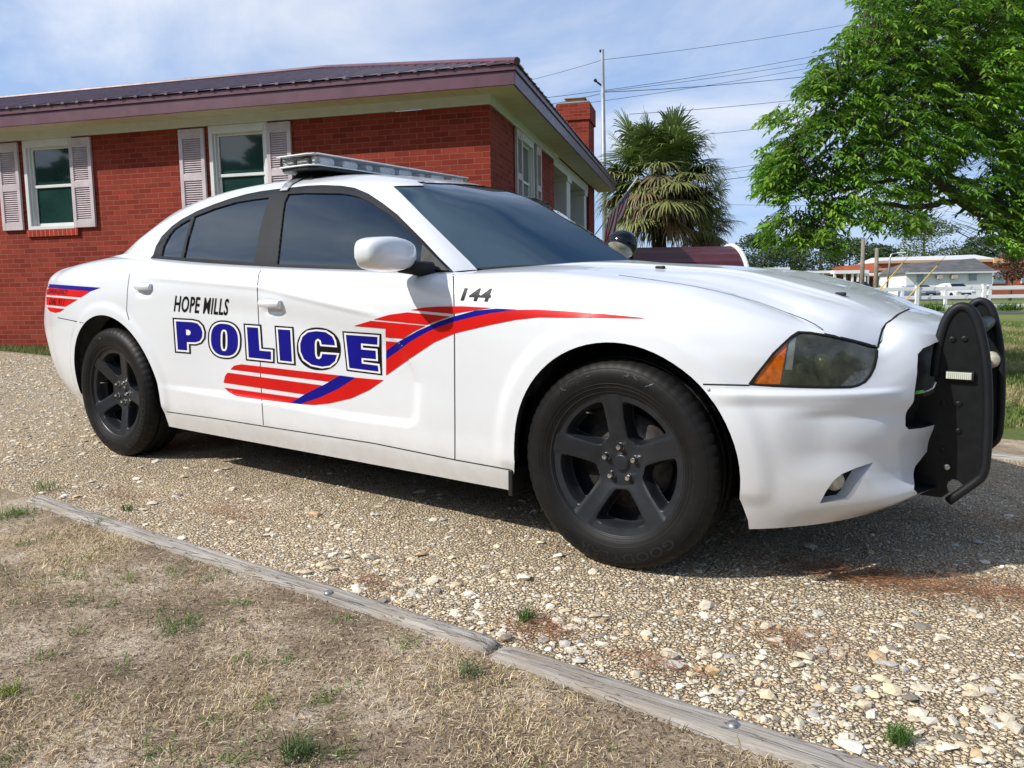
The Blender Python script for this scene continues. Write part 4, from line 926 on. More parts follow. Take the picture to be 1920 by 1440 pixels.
# ================================================================ ground
def c2w(P): return np.asarray(P)@W.T            # car frame -> world
def attr_mat(name, rough=.8, trans=0, bs=0, bsc=100, vary=None, mul=1.0):
    m,nt,b=nm(name); a=N(nt,'ShaderNodeAttribute',attribute_name='col'); col=a.outputs['Color']
    if vary:
        n=noise(nt,vary[0],5,.65); r=ramp(nt,n.outputs[0],[(.3,(1-vary[1],)*3),(.7,(1+0*vary[1],)*3)]); col=mixc(nt,1.0,col,r.outputs[0],'MULTIPLY')
    nt.links.new(col,b.inputs['Base Color']); b.inputs['Roughness'].default_value=rough
    if bs: bump(nt,b,noise(nt,bsc,4,.6).outputs[0],bs,.003)
    if trans:
        t=N(nt,'ShaderNodeBsdfTranslucent'); nt.links.new(col,t.inputs[0]); mx=N(nt,'ShaderNodeMixShader'); mx.inputs[0].default_value=trans; o=nt.nodes['Material Output']
        nt.links.new(b.outputs[0],mx.inputs[1]); nt.links.new(t.outputs[0],mx.inputs[2]); nt.links.new(mx.outputs[0],o.inputs[0])
    return m
def vor(nt,scale,feature='F1',rnd=1,vec=None):
    v=N(nt,'ShaderNodeTexVoronoi',feature=feature); v.inputs['Scale'].default_value=scale; v.inputs['Randomness'].default_value=rnd
    if vec is None: tc=N(nt,'ShaderNodeTexCoord'); vec=tc.outputs['Object']
    nt.links.new(vec,v.inputs['Vector']); return v
def gravelmat():
    m,nt,b=nm('compacted_gravel'); tc=N(nt,'ShaderNodeTexCoord'); nn=noise(nt,7,5,.6); ad=N(nt,'ShaderNodeVectorMath',operation='ADD'); sc=N(nt,'ShaderNodeVectorMath',operation='SCALE'); sc.inputs['Scale'].default_value=.05
    nt.links.new(nn.outputs['Color'],sc.inputs[0]); nt.links.new(tc.outputs['Object'],ad.inputs[0]); nt.links.new(sc.outputs[0],ad.inputs[1])
    v=vor(nt,74,'F1',1,ad.outputs[0]); v2=vor(nt,190,'F1',1,ad.outputs[0]); ed=vor(nt,74,'DISTANCE_TO_EDGE',1,ad.outputs[0])
    sr=N(nt,'ShaderNodeSeparateColor'); nt.links.new(v.outputs['Color'],sr.inputs[0])
    c=ramp(nt,sr.outputs[0],[(0,(.46,.40,.31)),(.25,(.72,.63,.48)),(.55,(.85,.76,.60)),(.8,(.76,.60,.40)),(.9,(.58,.52,.44)),(1,(.92,.88,.79))])
    big_=noise(nt,2.6,8,.72); r=ramp(nt,big_.outputs[0],[(.28,(.76,.70,.61)),(.40,(1.02,.97,.88)),(.64,(1.12,1.07,.98))]); k=mixc(nt,1,c.outputs[0],r.outputs[0],'MULTIPLY')
    sand=noise(nt,420,2,.6); s2=ramp(nt,sand.outputs[0],[(.3,(.62,.58,.52)),(.7,(1.05,1.02,.98))]); k=mixc(nt,.8,k,s2.outputs[0],'MULTIPLY')
    e=ramp(nt,ed.outputs[0],[(.0,(.24,.20,.155)),(.13,(1,1,1))]); k=mixc(nt,.85,k,e.outputs[0],'MULTIPLY'); sm_=noise(nt,3.3,7,.7); sr_=ramp(nt,sm_.outputs[0],[(.50,(0,0,0)),(.68,(.6,.6,.6))]); k=mixc(nt,sr_.outputs[0],k,mixc(nt,1,(.80,.69,.50),s2.outputs[0],'MULTIPLY'))
    nt.links.new(k,b.inputs['Base Color']); b.inputs['Roughness'].default_value=.9
    h=ramp(nt,ed.outputs[0],[(0,(0,0,0)),(.16,(.8,.8,.8)),(.4,(1,1,1))]); c1=bump(nt,b,h.outputs[0],1.0,.011); h2=ramp(nt,v2.outputs['Distance'],[(0,(1,1,1)),(.6,(0,0,0))]); bump(nt,b,h2.outputs[0],.6,.004,c1)
    return m
def soilmat():
    m,nt,b=nm('dry_sandy_soil'); a=noise(nt,3.4,9,.72); c=ramp(nt,a.outputs[0],[(.36,(.24,.175,.115)),(.52,(.46,.365,.26)),(.66,(.76,.66,.53))]); g=noise(nt,180,3,.7); g2=ramp(nt,g.outputs[0],[(.35,(.52,.49,.45)),(.62,(1.12,1.10,1.07))])
    k=mixc(nt,.9,c.outputs[0],g2.outputs[0],'MULTIPLY'); nt.links.new(k,b.inputs['Base Color']); b.inputs['Roughness'].default_value=.95
    c1=bump(nt,b,noise(nt,28,8,.7).outputs[0],.7,.02); bump(nt,b,g.outputs[0],.9,.008,c1); return m
def lawnmat(name='mown_grass',dry=.0):
    m,nt,b=nm(name); a=noise(nt,.55,8,.65); c=ramp(nt,a.outputs[0],[(.30,(.11,.155,.03)),(.50,(.18,.225,.05)),(.66,(.30,.29,.10)),(.80,(.42,.36,.19))]); g=noise(nt,38,6,.75); g2=ramp(nt,g.outputs[0],[(.3,(.55,.58,.5)),(.7,(1.2,1.18,1.1))])
    k=mixc(nt,1,c.outputs[0],g2.outputs[0],'MULTIPLY'); nt.links.new(k,b.inputs['Base Color']); b.inputs['Roughness'].default_value=.95; bump(nt,b,g.outputs[0],.9,.05); return m
M_GRAV=gravelmat(); M_SOIL=soilmat(); M_LAWN=lawnmat()
def sheet(name,xs,ys,mat,lift,fn=None,car_frame=True):
    X,Y=np.meshgrid(xs,ys,indexing='ij'); 
    if car_frame:
        P=c2w(np.stack([X,Y,0*X],-1)); X,Y=P[...,0],P[...,1]
    Z=gz(X,Y)+lift
    if fn is not None: Z=Z+fn(X,Y)
    V=np.stack([X,Y,Z],-1); o=big(name,V.reshape(-1,3),gridF(V.shape[0],V.shape[1]),mat,None,True); o['kind']='structure'; return o
def lump(X,Y,a=.012):
    return a*(np.sin(X*1.9+.6*np.sin(Y*2.3))*np.cos(Y*2.1+.5)+.5*np.sin(X*4.7+1.3)*np.sin(Y*5.3+.4)+.3*np.sin(X*11+2*np.sin(Y*3))*np.sin(Y*9.1))
def dl(X,Y):
    cy=W.T[1,0]*X+W.T[1,1]*Y; return lump(X,Y,.010)*np.clip((-1.68-cy)/.25,0,1)-.008*np.clip((cy+1.72)/.08,0,1)
# one big sheet to the horizon
rr=np.concatenate([np.linspace(0,30,46),np.geomspace(32,1500,40)]); aa=np.linspace(0,2*PI,97)
X=rr[:,None]*np.cos(aa)[None]; Y=rr[:,None]*np.sin(aa)[None]; Z=gz(X,Y)-.030; V=np.stack([X,Y,Z],-1)
g0=big('ground',V.reshape(-1,3),gridF(len(rr),97),M_LAWN,None,True); g0['kind']='structure'
drv=sheet('gravel_drive',np.concatenate([np.linspace(-34,-9,60),np.linspace(-8.9,2.6,500),np.linspace(2.7,14,40)]),np.linspace(-1.63,1.72,150),M_GRAV,.0,lambda X,Y: lump(X,Y,.004))
dry=sheet('dry_lawn',np.linspace(-9,4,300),np.linspace(-4.4,-1.585,90),M_SOIL,.004,lambda X,Y: dl(X,Y))
fdr=sheet('gravel_verge',np.linspace(-2.5,9,60),np.linspace(1.80,2.35,12),M_SOIL,-.004)
for o in (drv,):  # press the gravel down under the tyres: none needed, the wheels stand on z=0
    pass
def gh_(X,Y,drive=True): return gz(X,Y)+(lump(X,Y,.004) if drive else .004+dl(X,Y))
# ---- stones
def patch(x,y,s=1.0,ph=0): return .5+.25*(np.sin(x*3.1*s+1.7*np.sin(y*2.3*s+ph))+np.sin(y*4.2*s+1.3*np.sin(x*2.9*s+ph)+1))+.14*np.sin(x*13*s+ph)*np.sin(y*11*s)
def rocks(name,n,region,smin,smax,label_kind='stuff',power=2.2,keep=None):
    # icosahedron variants
    ph=(1+5**.5)/2; I=np.array([(-1,ph,0),(1,ph,0),(-1,-ph,0),(1,-ph,0),(0,-1,ph),(0,1,ph),(0,-1,-ph),(0,1,-ph),(ph,0,-1),(ph,0,1),(-ph,0,-1),(-ph,0,1)])/np.hypot(1,ph)
    Fi=np.array([(0,11,5),(0,5,1),(0,1,7),(0,7,10),(0,10,11),(1,5,9),(5,11,4),(11,10,2),(10,7,6),(7,1,8),(3,9,4),(3,4,2),(3,2,6),(3,6,8),(3,8,9),(4,9,5),(2,4,11),(6,2,10),(8,6,7),(9,8,1)])
    x=rng.uniform(region[0],region[1],n); y=rng.uniform(region[2],region[3],n)
    if keep is not None: k=keep(x,y); x=x[k];y=y[k]; n=len(x)
    s=smin+(smax-smin)*rng.power(power,n)[...]*0+ (smax-smin)*rng.random(n)**power
    s=smin+(smax-smin)*rng.random(n)**power
    J=I[None]*(1+rng.uniform(-.28,.28,(n,12,1)))
    sc=np.stack([rng.uniform(.8,1.35,n),rng.uniform(.65,1.05,n),rng.uniform(.28,.52,n)],-1)[:,None]; J=J*sc*s[:,None,None]*.5
    t=rng.uniform(-.35,.35,n); c,s_=np.cos(t)[:,None],np.sin(t)[:,None]; J=np.stack([J[...,0],c*J[...,1]-s_*J[...,2],s_*J[...,1]+c*J[...,2]],-1)
    t=rng.uniform(0,2*PI,n); c,s_=np.cos(t)[:,None],np.sin(t)[:,None]; J=np.stack([c*J[...,0]-s_*J[...,1],s_*J[...,0]+c*J[...,1],J[...,2]],-1)
    P=c2w(np.stack([x,y,0*x],-1)); z=gh_(P[:,0],P[:,1])+s*rng.uniform(-.08,.13,n)
    J=J+np.stack([P[:,0],P[:,1],z],-1)[:,None]
    pal=np.array([(.82,.74,.59),(.88,.82,.69),(.68,.58,.43),(.58,.56,.52),(.92,.88,.79),(.72,.53,.31),(.30,.27,.23),(.83,.72,.49)]); ci=rng.choice(8,n,p=[.24,.2,.18,.1,.09,.07,.04,.08]); col=pal[ci]*rng.uniform(.82,1.14,(n,1))*np.array([1.0,.99,.96])
    o=big(name,J.reshape(-1,3),(Fi[None]+12*np.arange(n)[:,None,None]).reshape(-1,3),M_STONE,None,False,np.repeat(col,12,0),3); return o
M_STONE=attr_mat('gravel_stone',.85,bs=.4,bsc=240,vary=(90,.35))
camd=lambda x,y: np.hypot(x-CC[0],y-CC[1])
wob=lambda x: .06*np.sin(x*3.1)+.04*np.sin(x*7.7+1)
keepN=lambda x,y: (rng.random(len(x))<np.clip((4.4-camd(x,y))/2.2,.10,1))
keepS=lambda x,y: (rng.random(len(x))<np.clip((4.4-camd(x,y))/2.2,.10,1)*np.clip(.45+1.0*patch(x,y,1.1,3),.3,1))
keepB=lambda x,y: (np.hypot(x,(y+.81)/1)>0)
o=rocks('gravel_stones',74000,(-6.5,2.1,-1.57,1.5),.005,.019,power=2.6,keep=keepS); tag(o,'loose cream and tan gravel stones covering the drive','gravel',kind='stuff')
o=rocks('far_gravel_stones',16000,(-13,-3.2,-1.5,1.6),.012,.034,power=2.0); tag(o,'rough stones over the rear part of the drive, behind and left of the car','gravel',kind='stuff')
# larger stones thicken towards the timber edge and the lower right corner
kb=lambda x,y: rng.random(len(x))<np.clip(.10+1.0*np.exp(-((y+1.50)/.25)**2)*(x>-1.0)+.55*np.exp(-((x-1.0)/.5)**2)*np.exp(-((y+1.2)/.4)**2),0,1)
o=rocks('coarse_stones',5200,(-4.0,1.9,-1.55,.6),.022,.052,power=2.4,keep=kb); tag(o,'bigger pale limestone pieces scattered near the timber edging','stones',kind='stuff')
# ---- blades
def blades(name,P,L,wid,lean,col,mat,curl=.5,zoff=0.0,heading=None):
    n=len(P); a=rng.uniform(0,2*PI,n) if heading is None else heading; el=lean; 
    d=np.stack([np.cos(a)*np.sin(el),np.sin(a)*np.sin(el),np.cos(el)],-1); el2=np.minimum(el+curl*rng.uniform(.3,1.3,n),1.62); d2=np.stack([np.cos(a+rng.uniform(-.4,.4,n))*np.sin(el2),np.sin(a)*np.sin(el2),np.cos(el2)],-1)
    sd=np.stack([-np.sin(a),np.cos(a),0*a],-1); sd=sd*np.cos(.6)+np.array([0,0,1])*np.sin(.6)*rng.choice([-1,1],n)[:,None]*.5
    p0=P; p1=P+d*(L*.5)[:,None]; p2=p1+d2*(L*.5)[:,None]; w=wid[:,None]*.5
    V=np.stack([p0-sd*w,p0+sd*w,p1-sd*w*.8,p1+sd*w*.8,p2-sd*w*.15,p2+sd*w*.15],1).reshape(-1,3)
    i=6*np.arange(n)[:,None]; Q=np.concatenate([i+[0,1,3,2],i+[2,3,5,4]],1).reshape(-1,4); return big(name,V,Q,mat,None,False,np.repeat(col,6,0))
M_BLADE=attr_mat('dry_grass_blades',.8,trans=.25); M_GREEN=attr_mat('green_grass_blades',.55,trans=.35); M_NEED=attr_mat('pine_needles',.6)
def field(n,x0,x1,y0,y1,keep):
    x=rng.uniform(x0,x1,n); y=rng.uniform(y0,y1,n); k=keep(x,y); x,y=x[k],y[k]; P=c2w(np.stack([x,y,0*x],-1)); return x,y,P
x,y,P=field(400000,-7.5,1.9,-3.1,-1.60,lambda x,y: rng.random(len(x))<np.clip(patch(x,y)*1.15*patch(x,y,2.3,4)*1.5-.10,0.05,1)*np.clip((6.2-camd(x,y))/3,.15,1)*np.where(y>-1.66,.5,1))
P[:,2]=gh_(P[:,0],P[:,1],False); n=len(P); pal=np.array([(.86,.70,.45),(.70,.53,.32),(.92,.80,.58),(.30,.19,.10),(.40,.37,.15)]); col=pal[rng.choice(5,n,p=[.34,.24,.18,.12,.12])]*rng.uniform(.7,1.15,(n,1))
o=blades('dry_grass',P,rng.uniform(.008,.034,n)*rng.uniform(.6,1.15,n),rng.uniform(.0012,.0026,n),rng.uniform(.35,1.5,n),col,M_BLADE,.5); tag(o,'matted dry straw coloured grass on the near lawn','dry grass',kind='stuff')
x,y,P=field(60000,-7.5,1.9,-3.1,-1.62,lambda x,y: rng.random(len(x))<np.clip((patch(x,y,1.3,2)-.72)*2.2,.03,1)); P[:,2]=gh_(P[:,0],P[:,1],False); n=len(P)
o=blades('green_grass',P,rng.uniform(.015,.05,n),rng.uniform(.0014,.0028,n),rng.uniform(.15,1.0,n),np.array([(.16,.22,.05)])*rng.uniform(.7,1.3,(n,1)),M_GREEN,.7); tag(o,'thin green grass shoots coming up through the dry lawn','grass',kind='stuff')
n=120000; x,y,P=field(n,-6,1.9,-3.1,-1.60,lambda x,y: rng.random(len(x))<np.clip((5-camd(x,y))/3,.1,1)); P[:,2]=gh_(P[:,0],P[:,1],False)+rng.uniform(0,.006,len(P)); n=len(P)
o=blades('grass_litter',P,rng.uniform(.006,.022,n),rng.uniform(.0014,.004,n),rng.uniform(1.3,1.57,n),np.array([(.34,.24,.15),(.22,.15,.09),(.62,.52,.38),(.13,.09,.06)])[rng.choice(4,n)]*rng.uniform(.7,1.2,(n,1)),M_BLADE,.2); tag(o,'brown crumbs of dead grass and leaf litter on the near lawn','litter',kind='stuff')
V=[]
for i in range(230):
    a=rng.uniform(-4.5,1.6); b=rng.uniform(-2.9,-1.66); c=c2w(np.array([a,b,0])); m_=int(rng.integers(8,26)); q=c+np.stack([rng.normal(0,.018,m_),rng.normal(0,.018,m_),0*np.ones(m_)],-1); q[:,2]=gh_(q[:,0],q[:,1],False); V.append(q)
P=np.concatenate(V); n=len(P)
o=blades('lawn_weeds',P,rng.uniform(.02,.05,n),rng.uniform(.0022,.0045,n),rng.uniform(.5,1.4,n),np.array([(.17,.26,.06)])*rng.uniform(.55,1.3,(n,1)),M_GREEN,.7); tag(o,'small green weeds dotted all over the dry near lawn','weeds',kind='stuff')
# grass beyond the drive: strip by the house, and lawn on the right
x,y,P=field(60000,-16,-3,1.66,3.9,lambda x,y: rng.random(len(x))<np.clip(patch(x,y,.8,1)+.25,0,1)); P[:,2]=gz(P[:,0],P[:,1])-.03; n=len(P)
o=blades('lawn_strip',P,rng.uniform(.04,.10,n),rng.uniform(.004,.009,n),rng.uniform(.1,.9,n),np.array([(.17,.21,.06)])*rng.uniform(.6,1.3,(n,1)),M_GREEN,.5); tag(o,'short green grass strip between the gravel and the brick wall','grass',kind='stuff')
n=90000; d=rng.uniform(5.2,19,n)**1.0; u=rng.uniform(1560,2100,n); P=np.array([0,0,0])+np.stack([CW[0]+d*(-.5659+.8231*(u-960)/FPX),CW[1]+d*(.8175+.5677*(u-960)/FPX),0*d],-1); cy=P@W; k=(cy[:,1]>2.30); P=P[k]; P[:,2]=gz(P[:,0],P[:,1])-.03; n=len(P)
pt=patch(P[:,0]*.6,P[:,1]*.6); col=np.where((pt[:,None]>.62),np.array([(.40,.35,.17)]),np.array([(.17,.23,.05)]))*rng.uniform(.6,1.35,(n,1))
o=blades('side_lawn',P,rng.uniform(.03,.08,n),rng.uniform(.005,.012,n),rng.uniform(.1,.9,n),col,M_GREEN,.5); tag(o,'mown green lawn beyond the front of the car, shaded by the tree','grass',kind='stuff')
# tufts one can point at
def onground(u,v):
    d=MW.T@np.array([(u-960)/FPX,(720-v)/FPX,1.0]); t=2.
    for _ in range(40): p=CW+d*t; t-= (p[2]-float(gz(p[0],p[1])))/d[2]
    p=CW+d*t; return np.array([p[0],p[1],float(gz(p[0],p[1]))])
def tuft(u,v,n,L,r,col,label,name='grass_tuft',lean=.9,drive=True):
    c=onground(u,v); P=c+np.stack([rng.normal(0,r,n),rng.normal(0,r,n),0*np.ones(n)],-1); P[:,2]=c[2]+.003
    o=blades(name,P,rng.uniform(.5,1,n)*L,rng.uniform(.0018,.0034,n),rng.uniform(.05,lean,n),np.array([col])*rng.uniform(.6,1.3,(n,1)),M_GREEN,.8); V=o.location
    return tag(o,label,'grass tuft','green tufts growing in the drive and lawn')
G1=(.10,.20,.035)
tuft(1688,1392,170,.055,.012,G1,'bright green tuft of thin blades in coarse stones near the lower right corner')
tuft(984,1165,110,.06,.010,G1,'upright green tuft beside rust brown needles, above the timber joint')
tuft(84,918,70,.08,.025,G1,'small green tuft in gravel just above the far end of the timber')
tuft(30,968,120,.07,.04,G1,'dark green tuft at the left edge of the photo, below the timber end')
tuft(240,958,60,.05,.012,G1,'little green tuft at the timber, left of the needle patch')
tuft(190,985,60,.05,.014,G1,'little green tuft leaning over the timber near its far end')
tuft(560,1425,160,.06,.020,(.07,.13,.03),'dark broad tuft at the bottom edge, left of centre')
tuft(880,1268,80,.06,.020,(.16,.22,.10),'grey green weed just below the timber joint')
tuft(330,1180,120,.06,.035,G1,'loose green clump in the middle of the dry lawn')
tuft(20,1305,60,.05,.012,(.20,.28,.02),'yellow green sprig at the left edge of the lawn')
# needles
def needles(u,v,n,rx,ry,L,label,pal=((.30,.12,.05),(.38,.18,.08),(.22,.09,.04)),ang=None):
    c=W.T@onground(u,v); x=c[0]+rng.normal(0,rx,n); y=c[1]+rng.normal(0,ry,n); P=c2w(np.stack([x,y,0*x],-1)); P[:,2]=gh_(P[:,0],P[:,1])+rng.uniform(.004,.018,n)
    h=rng.uniform(0,2*PI,n) if ang is None else rng.normal(ang,.5,n)+rng.choice([0,PI],n)
    o=blades('pine_needles',P,rng.uniform(.5,1,n)*L,np.full(n,.0016),rng.uniform(1.35,1.57,n),np.array(pal)[rng.choice(3,n)]*rng.uniform(.7,1.2,(n,1)),M_NEED,.12,heading=h)
    return tag(o,label,'pine needles','drifts of brown pine needles',kind='stuff')
needles(1640,1092,900,.17,.05,.10,'long rust brown needle drift at the edge of the bumper shadow',ang=.3)
needles(1860,1110,500,.12,.06,.10,'rust brown needles at the right edge below the bumper shadow',ang=.2)
needles(1870,985,700,.30,.10,.10,'needles lying in the shade in front of the bumper')
needles(1500,1205,260,.09,.05,.07,'thin needle patch in gravel at lower right centre')
needles(1010,1180,420,.06,.05,.05,'dark needle and straw heap around a green tuft')
needles(695,1098,220,.06,.035,.05,'small rust brown needle patch in gravel above the timber')
needles(430,965,260,.12,.05,.06,'needle patch in gravel behind the rear part of the timber')
needles(230,930,200,.12,.04,.06,'needle patch near the far end of the timber')
needles(1230,1245,260,.07,.03,.05,'needle and straw patch at the timber, right of its joint')
needles(1880,895,500,.35,.12,.09,'needles along the far gravel edge at the right')
# ---- edging timbers
def timbermat():
    m,nt,b=nm('weathered_timber'); tc=N(nt,'ShaderNodeTexCoord'); mp=N(nt,'ShaderNodeMapping'); mp.inputs['Scale'].default_value=(3,70,70); nt.links.new(tc.outputs['Object'],mp.inputs[0])
    g=noise(nt,1.0,8,.7,mp.outputs[0],dist=.8); r=ramp(nt,g.outputs[0],[(.26,(.055,.045,.036)),(.38,(.24,.215,.185)),(.55,(.40,.375,.34)),(.75,(.56,.54,.51))])
    mp2=N(nt,'ShaderNodeMapping'); mp2.inputs['Scale'].default_value=(2.2,34,34); nt.links.new(tc.outputs['Object'],mp2.inputs[0]); wv=noise(nt,1.0,3,.5,mp2.outputs[0],dist=1.2); e=ramp(nt,wv.outputs[0],[(.485,(1,1,1)),(.497,(.16,.13,.11)),(.503,(.16,.13,.11)),(.515,(1,1,1))])
    k=mixc(nt,.8,r.outputs[0],e.outputs[0],'MULTIPLY'); big_=noise(nt,2.5,4,.6); k=mixc(nt,ramp(nt,big_.outputs[0],[(.46,(0,0,0)),(.66,(.8,.8,.8))]).outputs[0],k,(.30,.25,.19)); nt.links.new(k,b.inputs['Base Color']); b.inputs['Roughness'].default_value=.85
    c1=bump(nt,b,g.outputs[0],.8,.006); bump(nt,b,e.outputs[0],.8,.004,c1); return m
M_TIM=timbermat()
def timber(x0,x1,yc,w,label,skew=0,seed=0):
    r=np.random.default_rng(seed); n=int((x1-x0)/.02)+1; xs=np.linspace(x0,x1,n); m=14; V=[]
    for i,x in enumerate(xs):
        e=min(i,n-1-i); t=1-.35*math.exp(-e/1.2)
        for j in range(m):
            a=PI*j/(m-1); ca,sa=math.cos(a),math.sin(a); rr_=1+.03*math.sin(x*9+j*1.7+seed)+.03*r.uniform(-1,1)
            yy=yc+skew*(x-x0)+.006*math.sin(x*2.7+seed)-ca*w/2*rr_*(1-.12*math.exp(-e/1.5)); zz=.029*min(1,sa*1.9)**.8*rr_*t-.006-.006*(1+math.sin(x*1.7+seed))*.5-.02*(1-sa)**3
            V.append((x,yy,zz))
    V=c2w(np.array(V)); F=[(i*m+j,(i+1)*m+j,(i+1)*m+j+1,i*m+j+1) for i in range(n-1) for j in range(m-1)]; F+=[tuple(range(m)),tuple((n-1)*m+j for j in range(m))[::-1]]
    V=[(p[0],p[1],p[2]) for p in V]
    o=mk('edging_timber',V,F,M_TIM,None,True); return tag(o,label,'timber','weathered timbers edging the drive')
t1=timber(-2.50,.012,-1.605,.072,'long grey weathered edging timber running left from the joint, far end sunk in the ground',0,3)
t2=timber(.030,1.75,-1.622,.088,'cracked grey edging timber running from the joint to the bottom right',-.008,8)
t3=timber(.2,4.5,1.745,.09,'grey edging timber on the far side of the gravel, beyond the push bumper',0,5)
for (u,v,par,lb_) in ((1375,1374,t2,0),(617,1122,t1,0)):
    c=W.T@onground(u,v); c=c2w(np.array([c[0],c[1],.0185])); mb=MB(); mb.lathe([(.0150,-.006),(.0148,.0),(.012,.004),(.006,.0065),(0,.007)],c,(.05,.05,1),n=24); mb.build('spike_head',pm('galvanised_spike',(.30,.31,.32),.45,metal=.8,var=.3,vs=60),par,True)
# ================================================================ brick house
HK=(-4.67226446,4.87517233,0); HR=math.atan2(.35142069,.93621766)
house=empty('brick_house',HK,HR); tag(house,'single storey red brick house with maroon metal roof behind the car','house')
def brickmat(name,c1,c2,mo,rot=False):
    m,nt,b=nm(name); uv=N(nt,'ShaderNodeUVMap'); br=N(nt,'ShaderNodeTexBrick'); br.offset=.5; nt.links.new(uv.outputs[0],br.inputs['Vector'])
    br.inputs['Scale'].default_value=1; br.inputs['Mortar Size'].default_value=.0055; br.inputs['Mortar Smooth'].default_value=.25; br.inputs['Bias'].default_value=-.1
    br.inputs['Brick Width'].default_value=.212 if not rot else .075; br.inputs['Row Height'].default_value=.0695 if not rot else .2
    br.inputs['Color1'].default_value=(*c1,1); br.inputs['Color2'].default_value=(*c2,1); br.inputs['Mortar'].default_value=(*mo,1)
    n=noise(nt,1.1,6,.6); r=ramp(nt,n.outputs[0],[(.3,(.78,.78,.78)),(.7,(1.12,1.1,1.08))]); k=mixc(nt,1,br.outputs['Color'],r.outputs[0],'MULTIPLY')
    n2=noise(nt,95,5,.7); r2=ramp(nt,n2.outputs[0],[(.3,(.72,.70,.70)),(.65,(1.08,1.06,1.06))]); k=mixc(nt,.8,k,r2.outputs[0],'MULTIPLY'); nt.links.new(k,b.inputs['Base Color']); b.inputs['Roughness'].default_value=.85; b.inputs['Specular IOR Level'].default_value=.2
    iv=N(nt,'ShaderNodeMath',operation='SUBTRACT'); iv.inputs[0].default_value=1; nt.links.new(br.outputs['Fac'],iv.inputs[1]); c=bump(nt,b,iv.outputs[0],.9,.008); bump(nt,b,n2.outputs[0],.35,.004,c); return m
M_BRK=brickmat('red_brick',(.215,.026,.015),(.32,.050,.027),(.30,.115,.08)); M_BRKR=brickmat('rowlock_brick',(.35,.035,.018),(.40,.05,.026),(.50,.26,.19),True)
M_WHITE=pm('white_trim_paint',(.66,.67,.66),.5,var=.05,vs=5,rv=.08); M_CREAM=pm('cream_vinyl_soffit',(.62,.58,.46),.55,var=.06,vs=3)
M_MAR=pm('maroon_fascia',(.125,.056,.078),.42,var=.14,vs=4,rv=.1,coat=.1); M_ROOF=pm('maroon_metal_roof',(.13,.062,.082),.42,c2=(.20,.13,.15),vs=3,rv=.12,coat=.2)
M_SHUT=pm('faded_mauve_shutter',(.54,.465,.49),.6,var=.12,vs=6,rv=.1); M_PANE=pm('window_pane',(.012,.035,.032),.05,coat=1,c2=(.02,.055,.048),vs=1.5); M_DK=pm('dark_interior',(.02,.018,.016),.9)
def wall(name,rects,holes,axis,t,depth,mat,parent,out):
    """brick wall in local frame; rects [(a0,a1,z0,z1)], holes; axis 0: along x at y=t, 1: along y at x=t; thickness goes away from 'out'"""
    As=sorted({v for r in rects+holes for v in r[:2]}); Zs=sorted({v for r in rects+holes for v in r[2:]}); mb=MB()
    ins=lambda a,z,R:any(r[0]<a<r[1] and r[2]<z<r[3] for r in R)
    def q(P,uv): n=len(mb.V); mb.V+=P; mb.F.append(tuple(range(n,n+4))); mb.M.append(0); mb.UV+=uv
    pt=(lambda a,d,z:(a,t-d*out,z)) if axis==0 else (lambda a,d,z:(t-d*out,a,z))
    for i in range(len(As)-1):
        for j in range(len(Zs)-1):
            a0,a1,z0,z1=As[i],As[i+1],Zs[j],Zs[j+1]; am,zm=(a0+a1)/2,(z0+z1)/2
            if ins(am,zm,rects) and not ins(am,zm,holes): q([pt(a0,0,z0),pt(a1,0,z0),pt(a1,0,z1),pt(a0,0,z1)],[(a0,z0),(a1,z0),(a1,z1),(a0,z1)])
    for a0,a1,z0,z1 in holes:
        for (p,r_,z_,w_) in (((a0,z0),(a0,z1),0,1),((a1,z1),(a1,z0),0,1),((a0,z1),(a1,z1),0,1),((a1,z0),(a0,z0),0,1)):
            q([pt(p[0],0,p[1]),pt(r_[0],0,r_[1]),pt(r_[0],depth,r_[1]),pt(p[0],depth,p[1])],[(0,p[1]),(0,r_[1]),(depth,r_[1]),(depth,p[1])])
    return mb.build(name,mat,parent)
w1=(-6.985,-6.13,2.0,3.27); w2=(-3.93,-3.04,2.0,3.27); w3=(-12.2,-11.3,2.0,3.27)
wall('brick_wall',[(-19,0,-.3,3.27)],[w1,w2,w3],0,0.0,.11,M_BRK,house,-1)
gw=(1.66,2.50,2.0,3.27)
wall('brick_wall',[(0,4.06,-.3,3.27)],[gw],1,0.0,.11,M_BRK,house,1)
mb=MB(); mb.box2((-2.2,4.06,-.3),(-.004,4.16,3.27)); mb.box2((-2.3,4.16,-.3),(-2.2,9.4,3.27)); mb.build('porch_wall',M_BRK,house)
mb=MB(); mb.box2((-19,9.0,-.3),(-2.3,9.1,3.27)); mb.build('brick_wall',M_BRK,house)
mb=MB(); mb.box2((-2.2,4.16,.30),(0,9.3,.42)); mb.build('porch_floor',pm('concrete',(.35,.33,.30),.9,var=.15,vs=4),house)
for (y0,y1) in ((5.45,5.85),(7.6,7.9)):
    mb=MB(); mb.box2((-.34,y0,.42),(-.01,y1,3.16)); mb.box2((-.37,y0-.03,3.10),(.015,y1+.03,3.20)); mb.build('porch_post',M_WHITE,house,False,.006)
mb=MB(); mb.box2((-.30,4.16,3.20),(-.004,8.2,3.38)); mb.build('porch_beam',M_WHITE,house)
mb=MB(); mb.box2((-2.2,4.16,3.34),(-.30,9.3,3.36)); mb.build('porch_ceiling',M_CREAM,house)
mb=MB(); mb.tube([(-.9,4.9,3.34),(-.9,4.9,2.85)],.012,n=6); mb.lathe([(0,.0),(.09,-.02),(.10,-.16),(0,-.2)],(-.9,4.9,2.85),(0,0,1),n=12); mb.build('porch_lamp',pm('dark_bronze',(.03,.025,.02),.5),house)
